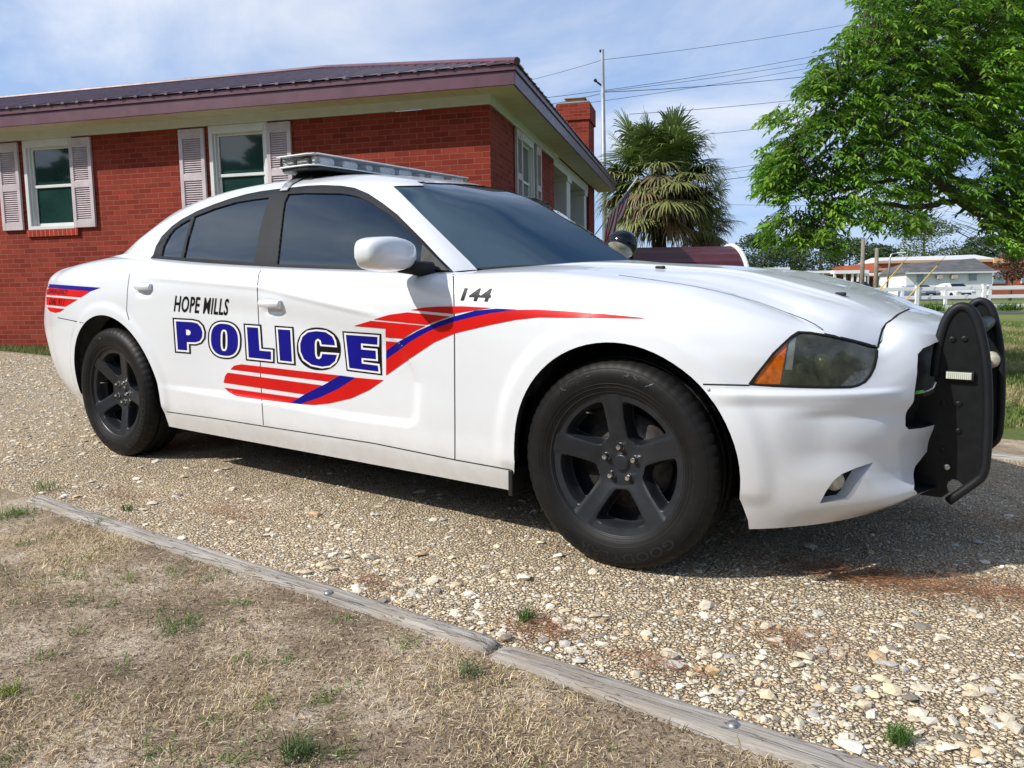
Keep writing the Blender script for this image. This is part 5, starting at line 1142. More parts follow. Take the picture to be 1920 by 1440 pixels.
mb=MB(); mb.box2((-2.19,5.2,1.3),(-2.16,6.6,2.7)); mb.build('window',M_WHITE,house); mb=MB(); mb.box2((-2.16,5.28,1.38),(-2.15,6.52,2.62)); mb.build('pane',M_PANE,house.children[-1])
# frieze
mb=MB(); mb.box2((-19,-.024,3.272),(.024,.0,3.40)); mb.box2((.0,.0,3.272),(.024,4.06,3.40)); mb.build('frieze_board',M_WHITE,house,False,.003)
# soffit with boards, fascia, roof
OV=.40; LY=9.5; ZS=3.392
mb=MB(); 
def soff(n0,n1,side):
    k=int((n1-n0)/.30)
    for i in range(k+1):
        a=n0+i*.30; b=min(a+.292,n1)
        if b<=a: continue
        if side==0: mb.box2((a,-OV+.0,ZS-.006),(b,-.024,ZS+.004))
        else: mb.box2((.024,a,ZS-.006),(OV,b,ZS+.004))
soff(-19,-.0,0); soff(-.024,LY-.02,1); mb.box2((-.001,-OV,ZS-.006),(OV,-.026,ZS+.004)); mb.box2((-19,-OV,ZS+.003),(OV,-.02,ZS+.008)); mb.box2((.02,-.02,ZS+.003),(OV,LY,ZS+.008)); mb.build('soffit',M_CREAM,house)
mb=MB(); mb.box2((-19,-OV-.025,ZS-.022),(OV+.025,-OV,ZS+.135)); mb.build('fascia',M_MAR,house,False,.004)
mb=MB(); mb.box2((OV+.001,-OV+.001,ZS-.022),(OV+.026,LY+.025,ZS+.135)); mb.build('fascia',M_MAR,house,False,.004)
mb=MB(); mb.box2((-19,-OV-.045,ZS+.137),(OV+.045,-OV-.001,ZS+.200)); mb.build('drip_edge',M_MAR,house,False,.004)
mb=MB(); mb.box2((OV+.002,-OV+.001,ZS+.137),(OV+.046,LY+.045,ZS+.200)); mb.build('drip_edge',M_MAR,house,False,.004)
# metal roof: ribbed panels
e=OV+.07; S_=LY/2+.05; SL=.335; z0=ZS+.212
def roofz(d): return z0+d*SL
mb=MB(); pitch=.2286
def rib(a,first):
    pass
def panel(side):
    L0,L1=(-19.,e) if side==0 else (-e,LY+e)
    n=int((L1-L0)/pitch)+1; prof=[(0,0),(.085,0),(.098,.019),(.118,.019),(.131,0),(.2286,0)]
    for i in range(n):
        for j in range(len(prof)-1):
            a0=L1-(i*pitch+prof[j][0]) if side==0 else L0+i*pitch+prof[j][0]; a1=L1-(i*pitch+prof[j+1][0]) if side==0 else L0+i*pitch+prof[j+1][0]; h0,h1=prof[j][1],prof[j+1][1]
            # distance from the eave that the panel runs, limited by the hip lines and the ridge
            def run(a):
                if side==0: return min(S_+.02,max(0.0,(e-a)))
                return min(max(0.0,a+e),max(0.0,LY+e-a),S_+.02)
            r0,r1=run(a0),run(a1)
            if r0<=0 and r1<=0: continue
            def P(a,r,h):
                return (a,-e+r,roofz(r)+h) if side==0 else (e-r,a,roofz(r)+h)
            n_=len(mb.V); mb.V+=[P(a0,0,h0),P(a1,0,h1),P(a1,r1,h1),P(a0,r0,h0)]; f=(n_,n_+1,n_+2,n_+3); mb.F.append(f); mb.M.append(0); mb.UV+=[(0,0)]*4
            if h0 or h1:
                n_=len(mb.V); mb.V+=[P(a0,0,h0),P(a1,0,h1),P(a1,0,-.012),P(a0,0,-.012)]; mb.F.append((n_,n_+1,n_+2,n_+3)); mb.M.append(0); mb.UV+=[(0,0)]*4
panel(0); panel(1)
mb.add([(-19,LY/2,roofz(S_)),(-S_+e,LY/2,roofz(S_)),(-2,LY+e,z0),(-19,LY+e,z0)],[(0,1,2,3)])
mb.build('roof',M_ROOF,house)
rf=house.children[-1]
mb=MB(); hv=Vector((-1,1,SL*1.0)).normalized()
P0=Vector((e,-e,z0+.01)); P1=Vector((e-S_,-e+S_,roofz(S_)+.02)); 
for A,B_ in ((P0,P1),(P1,Vector((-19,P1.y,P1.z)))):
    mb.tube([A,B_],[.045,.045],n=8)
mb.build('ridge_cap',M_MAR,rf)
mb=MB(); mb.box2((OV-.30,-e+.0,z0-.005),(e+.005,-e+.30,z0+.012)); mb.build('corner_cap',M_MAR,rf)
# windows and shutters
def window(a0,a1,z0_,z1,axis,parent,glz=3.135):
    pt=(lambda a,d,z:(a,d,z)) if axis==0 else (lambda a,d,z:(-d,a,z))
    fr_=MB()
    def bx(mbx,a,b,d0,d1,c,d): 
        p=pt(a,d0,c); q=pt(b,d1,d); mbx.box2([min(p[i],q[i]) for i in range(3)],[max(p[i],q[i]) for i in range(3)])
    bx(fr_,a0,a0+.055,-.012,.10,z0_,z1); bx(fr_,a1-.055,a1,-.012,.10,z0_,z1); bx(fr_,a0+.055,a1-.055,-.012,.10,glz+.03,z1-.001); bx(fr_,a0+.055,a1-.055,-.02,.10,z0_,z0_+.05)
    bx(fr_,a0+.057,a0+.085,.02,.09,z0_+.05,glz+.03); bx(fr_,a1-.085,a1-.057,.02,.09,z0_+.05,glz+.03)
    w=fr_.build('window',M_WHITE,parent,False,.004)
    s_=MB(); zm=(z0_+glz)/2+.05
    bx(s_,a0+.087,a0+.115,.05,.08,zm,glz+.03); bx(s_,a1-.115,a1-.087,.05,.08,zm,glz+.03); bx(s_,a0+.115,a1-.115,.05,.08,glz,glz+.03); bx(s_,a0+.087,a1-.087,.045,.082,zm-.02,zm+.02)
    bx(s_,a0+.087,a0+.125,.062,.09,z0_+.05,zm-.02); bx(s_,a1-.125,a1-.087,.062,.09,z0_+.05,zm-.02); bx(s_,a0+.125,a1-.125,.062,.09,z0_+.05,z0_+.095); s_.build('sash',M_WHITE,w,False,.003)
    g=MB(); bx(g,a0+.10,a1-.10,.070,.074,z0_+.09,glz+.005); g.build('pane',M_PANE,w)
    bl=MB()
    return w
for (a,b,z,zt) in (w1,w2,w3): window(a,b,z,zt,0,house)
window(gw[0],gw[1],gw[2],gw[3],1,house)
for (a,b,z,zt) in (w1,w2,w3):
    mb=MB(); mb.box2((a-.02,-.035,z-.10),(b+.02,.0-.001,z-.004)); mb.build('window_sill',M_BRKR,house,False,.003)
def shutter(a0,a1,axis,parent):
    z0_,z1=2.005,3.245; mb=MB(); f=.055
    def bx(a,b,d0,d1,c,d):
        if axis==0: mb.box2((a,d0,c),(b,d1,d))
        else: mb.box2((-d0,a,c),(-d1,b,d))
    bx(a0,a0+f,-.045,-.008,z0_,z1); bx(a1-f,a1,-.045,-.008,z0_,z1); bx(a0+f,a1-f,-.044,-.008,z0_,z0_+.10); bx(a0+f,a1-f,-.044,-.008,z1-.13,z1); zm=z0_+.60; bx(a0+f,a1-f,-.044,-.008,zm-.045,zm+.045)
    s=mb.build('shutter',M_SHUT,parent,False,.003)
    mb=MB(); bx(a0+f,a1-f,-.014,-.010,z0_+.1,z1-.13)
    for (za,zb) in ((z0_+.10,zm-.045),(zm+.045,z1-.13)):
        n=int((zb-za)/.0285)
        for i in range(n):
            zc=za+(i+.5)*(zb-za)/n; a,b=a0+f,a1-f
            P=[(a,-.040,zc-.010),(b,-.040,zc-.010),(b,-.018,zc+.012),(a,-.018,zc+.012),(a,-.036,zc-.014),(b,-.036,zc-.014),(b,-.014,zc+.008),(a,-.014,zc+.008)]
            if axis==1: P=[(-p[1],p[0],p[2]) for p in P]
            mb.add(P,[(0,1,2,3),(7,6,5,4),(0,4,5,1),(1,5,6,2),(2,6,7,3),(3,7,4,0)])
    mb.build('louvres',M_SHUT,s)
    mb=MB(); am=(a0+a1)/2; 
    P=[(a0+f,z1-.131),(am-.05,z1-.10),(am,z1-.088),(am+.05,z1-.10),(a1-f,z1-.131)]
    for i in range(4):
        p,q=P[i],P[i+1]
        if axis==0: mb.tube([(p[0],-.046,p[1]),(q[0],-.046,q[1])],.005,n=6)
        else: mb.tube([(.046,p[0],p[1]),(.046,q[0],q[1])],.005,n=6)
    mb.build('top_moulding',M_SHUT,s)
for a0,a1 in ((-7.41,-7.05),(-6.16,-5.80),(-4.375,-3.985),(-3.045,-2.69),(-12.6,-12.25),(-11.25,-10.9)): shutter(a0,a1,0,house)
for a0,a1 in ((1.24,1.60),(2.54,2.90)): shutter(a0,a1,1,house)
# chimney
ch=MB(); ch.box2((-.68,8.15,-.2),(.012,9.0,4.92)); ch.box2((-.715,8.115,4.80),(.047,9.035,5.16)); cho=ch.build('chimney',M_BRK,house)
mb=MB(); mb.box2((-.70,8.13,5.162),(.03,9.02,5.20)); mb.build('chimney_crown',pm('grey_mortar_cap',(.30,.28,.25),.9,var=.2,vs=9,bs=.4,bsc=30),cho,False,.01)
mb=MB(); mb.box2((-.52,8.35,5.201),(-.12,8.80,5.30)); mb.box2((-.56,8.30,5.302),(-.08,8.85,5.33)); mb.build('flue',pm('clay_flue',(.32,.27,.20),.85,var=.25,vs=9),cho,False,.015)
# flag on the porch side
fl=empty('flag',tuple(at(1118,436,16.6))); tag(fl,'red and white striped flag with blue corner on a slanting pole by the palm','flag')
Pa=Vector(at(1116,440,16.6))-fl.location; Pb=Vector(at(1196,332,16.4))-fl.location
mb=MB(); mb.tube([Pa,Pb],.012,n=8); mb.build('flag_pole',M_WHITE,fl)
def flagmat():
    m,nt,b=nm('flag_cloth'); uv=N(nt,'ShaderNodeUVMap'); s=N(nt,'ShaderNodeSeparateXYZ'); nt.links.new(uv.outputs[0],s.inputs[0])
    mu=N(nt,'ShaderNodeMath',operation='MULTIPLY'); mu.inputs[1].default_value=6.5; nt.links.new(s.outputs[1],mu.inputs[0]); fr=N(nt,'ShaderNodeMath',operation='FRACT'); nt.links.new(mu.outputs[0],fr.inputs[0]); gt=N(nt,'ShaderNodeMath',operation='GREATER_THAN'); gt.inputs[1].default_value=.5; nt.links.new(fr.outputs[0],gt.inputs[0])
    k=mixc(nt,gt.outputs[0],(.42,.02,.04),(.62,.60,.60)); a=N(nt,'ShaderNodeMath',operation='LESS_THAN'); a.inputs[1].default_value=.30; nt.links.new(s.outputs[0],a.inputs[0]); c=N(nt,'ShaderNodeMath',operation='LESS_THAN'); c.inputs[1].default_value=.46; nt.links.new(s.outputs[1],c.inputs[0])
    d=N(nt,'ShaderNodeMath',operation='MULTIPLY'); nt.links.new(a.outputs[0],d.inputs[0]); nt.links.new(c.outputs[0],d.inputs[1])
    mp=N(nt,'ShaderNodeMapping'); mp.inputs['Scale'].default_value=(14,10,1); nt.links.new(uv.outputs[0],mp.inputs[0]); v=vor(nt,1,'F1',0.0,mp.outputs[0]); st=N(nt,'ShaderNodeMath',operation='LESS_THAN'); st.inputs[1].default_value=.25; nt.links.new(v.outputs['Distance'],st.inputs[0]); bl=mixc(nt,st.outputs[0],(.02,.025,.12),(.6,.6,.62))
    k=mixc(nt,d.outputs[0],k,bl); nt.links.new(k,b.inputs['Base Color']); b.inputs['Roughness'].default_value=.8; return m
nu_,nv_=30,20; V=[];UVv=[]
A=Pa.lerp(Pb,.30); B_=Pa.lerp(Pb,.86)        # hoist along the pole, cloth hanging down
for i in range(nu_):
    for j in range(nv_):
        u_=i/(nu_-1); v_=j/(nv_-1); h=B_.lerp(A,v_); fold=.05*math.sin(v_*14+u_*2)*u_
        V.append(h+Vector((-.22*u_*1.0+fold*.8,fold,-1.05*u_*(.55+.45*v_)))); UVv.append((u_,v_))
F=[(i*nv_+j,(i+1)*nv_+j,(i+1)*nv_+j+1,i*nv_+j+1) for i in range(nu_-1) for j in range(nv_-1)]
mk('cloth',V,F,flagmat(),fl,True,None,[UVv[k] for f in F for k in f])
# ================================================================ palm, trees
M_LEAF=attr_mat('tree_leaves',.45,trans=.50); M_FROND=attr_mat('palm_fronds',.5,trans=.25); M_PINE=attr_mat('distant_foliage',.8,trans=.2)
def barkmat(name,c1,c2,sc=(3,3,.6)):
    m,nt,b=nm(name); tc=N(nt,'ShaderNodeTexCoord'); mp=N(nt,'ShaderNodeMapping'); mp.inputs['Scale'].default_value=sc; nt.links.new(tc.outputs['Object'],mp.inputs[0]); n=noise(nt,9,8,.7,mp.outputs[0]); r=ramp(nt,n.outputs[0],[(.35,c1),(.65,c2)]); nt.links.new(r.outputs[0],b.inputs['Base Color']); b.inputs['Roughness'].default_value=.9; bump(nt,b,n.outputs[0],.8,.02); return m
M_BARK=barkmat('grey_bark',(.05,.04,.032),(.16,.14,.12)); M_PTR=barkmat('palm_trunk_bark',(.03,.022,.014),(.085,.062,.04))
def palm(name,loc,h,R_,label,nf,nd,seed,scale=1.0):
    r=np.random.default_rng(seed); root=empty(name,loc); tag(root,label,'palm tree')
    mb=MB(); mb.tube([(0,0,-.1),(.02,0,h*.4),(0,.03,h*.8),(0,0,h)],[.24,.20,.20,.22],n=16); mb.build('trunk',M_PTR,root,True)
    def fans(nm_,n,dead):
        V=[];Q=[];C=[]; k=0
        for i in range(n):
            az=2*PI*i/n*2.4+r.uniform(-.4,.4)
            if dead: el=r.uniform(-1.35,-.1)
            else: el=math.asin(r.uniform(-.78,.99)); 
            pl=R_*r.uniform(.34,.66)*(1 if not dead else .85); d=np.array([math.cos(az)*math.cos(el),math.sin(az)*math.cos(el),math.sin(el)]); base=np.array([0,0,h+r.uniform(-.5,.15)-(0.15 if dead else 0)])
            mid=base+d*pl*.55; tip=base+d*pl+np.array([0,0,-.16*pl*(1-abs(d[2]))]); t=tip-mid; t/=np.linalg.norm(t)
            s=np.cross(t,[0,0,1.]); s=s/(np.linalg.norm(s)+1e-6); u_=np.cross(s,t)
            base_c=(np.array([.15,.215,.055]) if not dead else np.array([.24,.185,.10]))*r.uniform(.7,1.25)
            if not dead and el<.1: base_c=base_c*.5+np.array([.34,.33,.13])*.5
            if dead and r.random()<.4: base_c=np.array([.20,.13,.07])*r.uniform(.7,1.2)
            # petiole
            for (a,b,w) in ((base,mid,.018),(mid,tip,.014)):
                V+=[a-s*w,a+s*w,b+s*w,b-s*w]; Q.append((k,k+1,k+2,k+3)); C+=[base_c*1.1]*4; k+=4
            ns=34 if not dead else 24; fl_=R_*r.uniform(.36,.52)
            for q in range(ns):
                a=(q/(ns-1)-.5)*math.radians(255 if not dead else 190)+r.uniform(-.03,.03); dd=t*math.cos(a)+s*math.sin(a)+u_*(.25*math.cos(a)); dd/=np.linalg.norm(dd)
                L=fl_*(.72+.28*math.cos(a*.6))*r.uniform(.88,1.08); drop=np.array([0,0,-1.])*L*(r.uniform(.08,.40) if not dead else r.uniform(.18,.55))
                org=tip-t*.06*q%1*0; w0=.017*R_*.8; pp=np.cross(dd,u_); pp/=np.linalg.norm(pp)+1e-6
                p0=tip; p1=tip+dd*L*.5+drop*.18; p2=tip+dd*L*.80+drop*.55; p3=tip+dd*L*.95+drop*1.15; cc=base_c*r.uniform(.75,1.2)
                V+=[p0-pp*w0*.3,p0+pp*w0*.3,p1+pp*w0,p1-pp*w0,p2+pp*w0*.6,p2-pp*w0*.6,p3+pp*w0*.08,p3-pp*w0*.08]; Q+=[(k,k+1,k+2,k+3),(k+3,k+2,k+4,k+5),(k+5,k+4,k+6,k+7)]; C+=[cc]*8; k+=8
        big(nm_,V,Q,M_FROND,root,False,np.array(C))
    fans('green_fronds',nf,False); fans('dead_fronds',nd,True); return root
p=ground_at(1234,22.5); palm('palm_tree',tuple(p),4.15,2.08,'tall shaggy fan palm with brown skirt of dead fronds beside the chimney',120,60,5)
p=ground_at(1320,24.0); palm('palm_tree',tuple(p),3.1,1.15,'smaller dry fan palm leaning out to the right of the tall one',24,26,9)
# near tree
def near_tree():
    r=np.random.default_rng(21); tb=ground_at(2075,9.4); root=empty('leafy_tree',tuple(tb)); tag(root,'spreading green pecan tree whose drooping branches fill the upper right','tree'); O=np.array(tb)
    def L(pts): return [tuple(at(u,v,d)-O) for u,v,d in pts]
    def sm(pts,n): P=np.array(L(pts)); return crs(P,np.arange(len(P)).astype(float),np.linspace(0,len(P)-1,n))
    mb=MB(); top_=at(2060,520,9.2)-O; mb.tube([(0,0,-.1),(.02,.0,.5),tuple(np.array(top_)*.6),tuple(top_)],[.34,.25,.22,.20],n=16); tr=mb.build('trunk',M_BARK,root,True)
    limbs=[([(2060,540,9.2),(1990,468,8.8),(1920,436,8.5),(1860,402,8.2),(1805,376,8.0),(1760,335,7.8),(1720,300,7.6)],.125,.03),
     ([(2055,560,9.2),(1975,480,9.0),(1925,410,8.8),(1895,310,8.6),(1862,245,8.4),(1830,170,8.2),(1800,90,8.0)],.115,.035),
     ([(1895,400,8.4),(1850,365,8.2),(1800,372,8.0),(1750,385,7.8),(1700,385,7.6),(1640,382,7.4),(1600,400,7.3)],.045,.012),
     ([(1900,200,8.3),(1790,112,8.0),(1747,133,7.8),(1690,155,7.6),(1640,200,7.4),(1590,245,7.3),(1575,270,7.2)],.04,.012),
     ([(1860,30,8.4),(1770,52,8.0),(1720,85,7.8),(1673,113,7.6),(1610,150,7.4),(1560,200,7.2)],.04,.012),
     ([(1862,245,8.4),(1800,210,8.0),(1740,190,7.7),(1700,230,7.5),(1660,260,7.3),(1600,300,7.1),(1520,330,7.0)],.032,.010),
     ([(2060,540,9.2),(2150,420,9.2),(2200,250,9.0),(2190,80,8.8),(2100,-120,8.6)],.14,.05),
     ([(2060,540,9.2),(2200,430,9.6),(2380,330,9.8),(2520,240,10)],.12,.04),([(2190,80,8.8),(2050,-50,8.4),(1880,-80,8.0),(1720,-60,7.6)],.06,.02),
     ([(1663,160,7.6),(1664,210,7.5),(1660,260,7.4),(1640,300,7.3)],.014,.006),([(1760,335,7.8),(1700,330,7.5),(1640,345,7.3),(1560,360,7.1),(1490,370,7.0)],.022,.008),
     ([(1800,376,8.0),(1830,400,7.9),(1850,430,7.8),(1880,440,7.8)],.02,.008)]
    for pts,a,b in limbs:
        P=sm(pts,26); P=P+r.normal(0,.012,P.shape); mb=MB(); mb.tube([tuple(q) for q in P],list(np.linspace(a,b,26)),n=10); mb.build('branch',M_BARK,root,True)
    limbP=np.concatenate([sm(l[0],30) for l in limbs])
    qq=(limbP+O-CW)@MW.T; limbUV=np.stack([960+FPX*qq[:,0]/qq[:,2],720-FPX*qq[:,1]/qq[:,2]],-1)
    out=[(1612,-80),(1600,-10),(1625,12),(1640,8),(1565,62),(1535,85),(1520,105),(1500,140),(1478,185),(1470,205),(1440,203),(1418,212),(1422,232),(1440,240),(1418,262),(1412,300),(1406,335),(1412,362),(1440,372),(1452,395),(1418,405),(1412,440),(1430,462),(1500,468),(1530,452),(1572,470),(1600,438),(1618,408),(1640,432),(1666,405),(1680,440),(1730,425),(1752,390),(1790,345),(1800,395),(1842,402),(1850,440),(1900,470),(2000,505),(2250,520),(2600,400),(2700,0),(2600,-500),(1900,-560),(1650,-300)]
    # twigs: clusters of compound leaves hang from points in the crown's volume
    V=[];Q=[];C=[];TW=[]; k=0; cnt=0; tries=0
    holes=[(1822,305,34,26),(1775,400,36,17),(1590,430,26,14),(1745,290,14,8),(1700,378,18,7),(1545,395,12,8),(1480,425,14,9),(1655,372,12,7)]
    leafs=[]
    while cnt<7600 and tries<90000:
        tries+=1; 
        if r.random()<.74: u=r.uniform(1400,1960); v=r.uniform(-60,475)
        else: u=r.uniform(1400,2700); v=r.uniform(-560,520)
        if not inpoly((u,v),out): continue
        if any(((u-a)/c)**2+((v-b)/d)**2<1 for a,b,c,d in holes): continue
        t=(u-1400)/600; dd=(r.uniform(6.8,7.6) if u<1600 else (r.uniform(7.7,9.4) if r.random()<.62 else r.uniform(6.6,7.6)))
        # lower part of the crown is thinner
        if v>330 and u<1850 and r.random()<.25: continue
        q=math.sin(u*.031+1.1*math.sin(v*.027))*math.sin(v*.036+1.3*math.sin(u*.021)+dd*2.2)
        if q<-.12 and r.random()<.80: continue
        P=at(u,v,dd)-O; 
        if P[2]<.9: continue
        if u<1560 and not (inpoly((u-14,v),out) and inpoly((u-8,v+12),out)): continue
        if dd<7.7 and np.min(np.hypot(limbUV[:,0]-u,limbUV[:,1]-v))<9 and r.random()<.8: continue
        leafs.append((P,u,v,dd)); cnt+=1
    for P,u,v,dd in leafs:
        P=P.copy(); j=np.argmin(((limbP-P)**2).sum(1)); tw=P-limbP[j]; az=math.atan2(tw[1],tw[0])+r.uniform(-1.0,1.0); 
        rach=r.uniform(.13,.24); n=int(r.integers(9,14)); d0=np.array([math.cos(az),math.sin(az),r.uniform(-.5,.45)]); d0/=np.linalg.norm(d0)
        light=r.uniform(.55,1.25); base_c=np.array([.175,.38,.035])*light if r.random()<.62 else np.array([.32,.52,.065])*light
        if r.random()<.18: base_c=np.array([.09,.22,.03])*light
        P=P-d0*rach*.55; pts=[P+d0*rach*s+np.array([0,0,-.07*s*s]) for s in np.linspace(0,1,6)]
        if r.random()<.55: TW.append((limbP[j]+(P-limbP[j])*r.uniform(.45,.75),pts[0],pts[3]))
        else: TW.append((pts[0],pts[2],pts[5]))
        for q in range(n):
            s=.18+.82*(q//2)/((n-1)//2) if q<n-1 else 1.0; c=P+d0*rach*s+np.array([0,0,-.07*s*s]); side=(1 if q%2 else -1) if q<n-1 else 0
            sd=np.cross(d0,[0,0,1.]); sd/=np.linalg.norm(sd); ld=d0*.55+sd*side*.85+np.array([0,0,-r.uniform(.0,.62)]); ld/=np.linalg.norm(ld); Ln=r.uniform(.042,.082); w=Ln*.20; pr=np.cross(ld,[r.uniform(-.5,.5),r.uniform(-.5,.5),1.]); pr/=np.linalg.norm(pr)+1e-6; dn=np.array([0,0,-.22*Ln])
            a=c; m1=c+ld*Ln*.38; e_=c+ld*Ln+dn; V+=[a,m1+pr*w,c+ld*Ln*.55+dn*.25+np.cross(ld,pr)*w*.35,m1-pr*w,e_,]; Q+=[(k,k+1,k+2),(k,k+2,k+3),(k+1,k+4,k+2),(k+3,k+2,k+4)]; C+=[base_c*r.uniform(.8,1.2)]*5; k+=5
    big('crown',V,Q,M_LEAF,root,False,np.array(C),3)
    # fine twigs in one part
    V=[];Q=[]
    for a,b,c in TW:
        a,b,c=map(np.array,(a,b,c)); k=len(V)
        for p,w in ((a,.006),(b,.004),(c,.0015)):
            V+=[p+[w,0,0],p+[-w*.5,w*.8,0],p+[-w*.5,-w*.8,0]]
        for s in (0,3):
            for q in range(3): Q.append((k+s+q,k+s+(q+1)%3,k+s+3+(q+1)%3,k+s+3+q))
    o=big('twigs',V,Q,M_BARK,root,True)
    return root
near_tree()
# distant trees: leaf clumps through the crown's volume
def crown_mesh(w,h,n,seed,base,pine=False,leaf=.30):
    r=np.random.default_rng(seed); nb=26; B0=[]
    for i in range(nb):
        t=r.uniform(0,1)**.8; z=h*(.12+.84*t); rad=w/2*(math.sin(PI*min(1,(t*.82+.14)))**.7)*r.uniform(.25,.95); a=r.uniform(0,2*PI); B0.append((rad*math.cos(a),rad*math.sin(a),z,r.uniform(.14,.27)*w,r.uniform(.09,.16)*h,r.uniform(.72,1.25)))
    B0=np.array(B0); i=r.integers(0,nb,n); d=r.normal(0,1,(n,3)); d/=np.linalg.norm(d,axis=1)[:,None]; q=r.uniform(.35,1,n)**.5; P=B0[i,:3]+d*np.stack([B0[i,3],B0[i,3],B0[i,4]],-1)*q[:,None]
    nn=r.normal(0,1,(n,3)); nn/=np.linalg.norm(nn,axis=1)[:,None]; t=np.cross(nn,[.3,.1,1.]); t/=np.linalg.norm(t,axis=1)[:,None]; b=np.cross(nn,t); s=leaf*r.uniform(.5,1.2,n)[:,None]
    V=np.stack([P-t*s*.5,P+b*s*.28,P+t*s*.5,P-b*s*.28],1).reshape(-1,3); col=np.array(base)*(B0[i,5]*r.uniform(.65,1.3,n))[:,None]; return V,np.arange(4*n).reshape(-1,4),np.repeat(col,4,0)
def tree(name,u,d,vtop,wpx,label,seed,base=(.07,.12,.03),group=None,n=7000,leaf=None,bottom=.25):
    g=ground_at(u,d); h=at(u,vtop,d)[2]-g[2]; w=wpx*d/FPX; root=empty(name,tuple(g)); tag(root,label,'tree',group)
    lf=leaf or max(.22,4.2*d/FPX); V,Q,C=crown_mesh(w,h*(1-bottom*.6),n,seed,base,leaf=lf); V[:,2]+=h*bottom*.55
    big('crown',V,Q,M_PINE,root,False,C); mb=MB(); mb.tube([(0,0,-.2),(.1,0,h*.4),(0,.1,h*.8)],[.028*h,.022*h,.006*h],n=8); mb.build('trunk',M_BARK,root,True)
    if group: root['group']=group
    return root
FT='trees on the skyline behind the far buildings'
for k,(u,d,vt,w,l,c,nm_) in enumerate([
 (1425,105,443,120,'low dark pine just right of the maroon carport roof',(.045,.085,.03),'pine_tree'),
 (1480,110,452,120,'olive green tree behind the yellow edged building',(.07,.11,.03),'broadleaf_tree'),
 (1535,112,440,120,'dark green tree behind the left part of the colonnade',(.05,.10,.025),'broadleaf_tree'),
 (1590,115,448,110,'mid green tree behind the right part of the colonnade',(.06,.11,.03),'broadleaf_tree'),
 (1650,118,458,90,'dark tree behind the two wooden poles',(.04,.085,.03),'pine_tree'),
 (1728,125,411,175,'big round olive green tree over the white house roof',(.085,.125,.035),'broadleaf_tree'),
 (1840,128,440,110,'dark pine over the pale roof, right of the big round tree',(.045,.09,.035),'pine_tree'),
 (1915,128,446,110,'green tree at the right edge behind the school',(.055,.10,.03),'broadleaf_tree'),
 (1375,112,470,90,'small tree showing under the carport roof edge',(.05,.09,.03),'broadleaf_tree'),
 (2010,125,430,150,'tall tree outside the right edge of the photo',(.05,.10,.03),'pine_tree')]):
    tree(nm_,u,d,vt,w,l,30+k,c,FT,9000)
tree('small_tree',1893,62,468,56,'slim tree with red brown leaves beside the school windows',77,(.13,.07,.04),None,2600,.22,.55)
# tree ring added unseen behind the camera to darken reflections in glass and paint
V=[];Q=[];C=[];k=0
for i in range(46):
    a=PI*(1.0+ .98*i/45)+.1; R0=34+6*math.sin(i*2.3); v,q,c=crown_mesh(9,7.5+2.2*math.sin(i*1.7),650,200+i,(.05,.085,.03),leaf=1.3); v=v+np.array([R0*math.cos(a),R0*math.sin(a),0]); V.append(v);Q.append(q+k);C.append(c);k+=len(v)
o=big('added_woods',np.concatenate(V),np.concatenate(Q),M_PINE,None,False,np.concatenate(C)); tag(o,'unseen belt of trees added behind the viewer for dark reflections','added_woods',kind='stuff')
# daylily like clumps by the fence
for i,(u,v,l) in enumerate([(1748,572,'left green strap leaved clump at the foot of the white fence'),(1893,577,'right green strap leaved clump at the foot of the white fence')]):
    g=ground_at(u,28.5); n=260; P=np.array(g)+np.stack([rng.normal(0,.22,n),rng.normal(0,.12,n),0*np.ones(n)],-1)
    o=blades('leafy_plant',P,rng.uniform(.25,.50,n),np.full(n,.03),rng.uniform(.1,1.0,n),np.array([(.12,.22,.04)])*rng.uniform(.6,1.4,(n,1)),M_GREEN,.8); tag(o,l,'plant','strap leaved plants along the fence')
# ================================================================ carport, far buildings, fence, cars, poles, wires
YAW=math.atan2(MW[0][1],MW[0][0])
RT=np.array([math.cos(YAW),math.sin(YAW)]); FW=np.array([-math.sin(YAW),math.cos(YAW)])
def site(name,u,d,label,cat,group=None):
    g=ground_at(u,d); o=empty(name,tuple(g),YAW); tag(o,label,cat,group); return o,g
def lx(u,u0,d): return (u-u0)*d/FPX*1.0
def hz_(u,v,d,g): return at(u,v,d)[2]-g[2]
M_TAN=pm('tan_band',(.62,.40,.20),.7,var=.05); M_SBRK=pm('orange_red_brick',(.40,.115,.06),.85,c2=(.33,.09,.05),vs=.6); M_ASPH=pm('asphalt',(.075,.075,.078),.9,var=.25,vs=.6); M_GROOF=pm('grey_shingles',(.10,.098,.105),.85,var=.25,vs=1.2); M_PALEROOF=pm('pale_metal_roof',(.62,.62,.63),.5,var=.05,vs=.3)
M_LBRK=pm('dull_red_brick',(.26,.075,.05),.85,var=.2,vs=.8); M_YEL=pm('yellow_fascia',(.65,.42,.06),.6); M_FWH=pm('white_vinyl_fence',(.78,.79,.79),.45,var=.03,vs=1); M_BGL=pm('blue_grey_glass',(.16,.24,.27),.1,coat=1); M_AC=pm('beige_metal',(.40,.38,.32),.6)
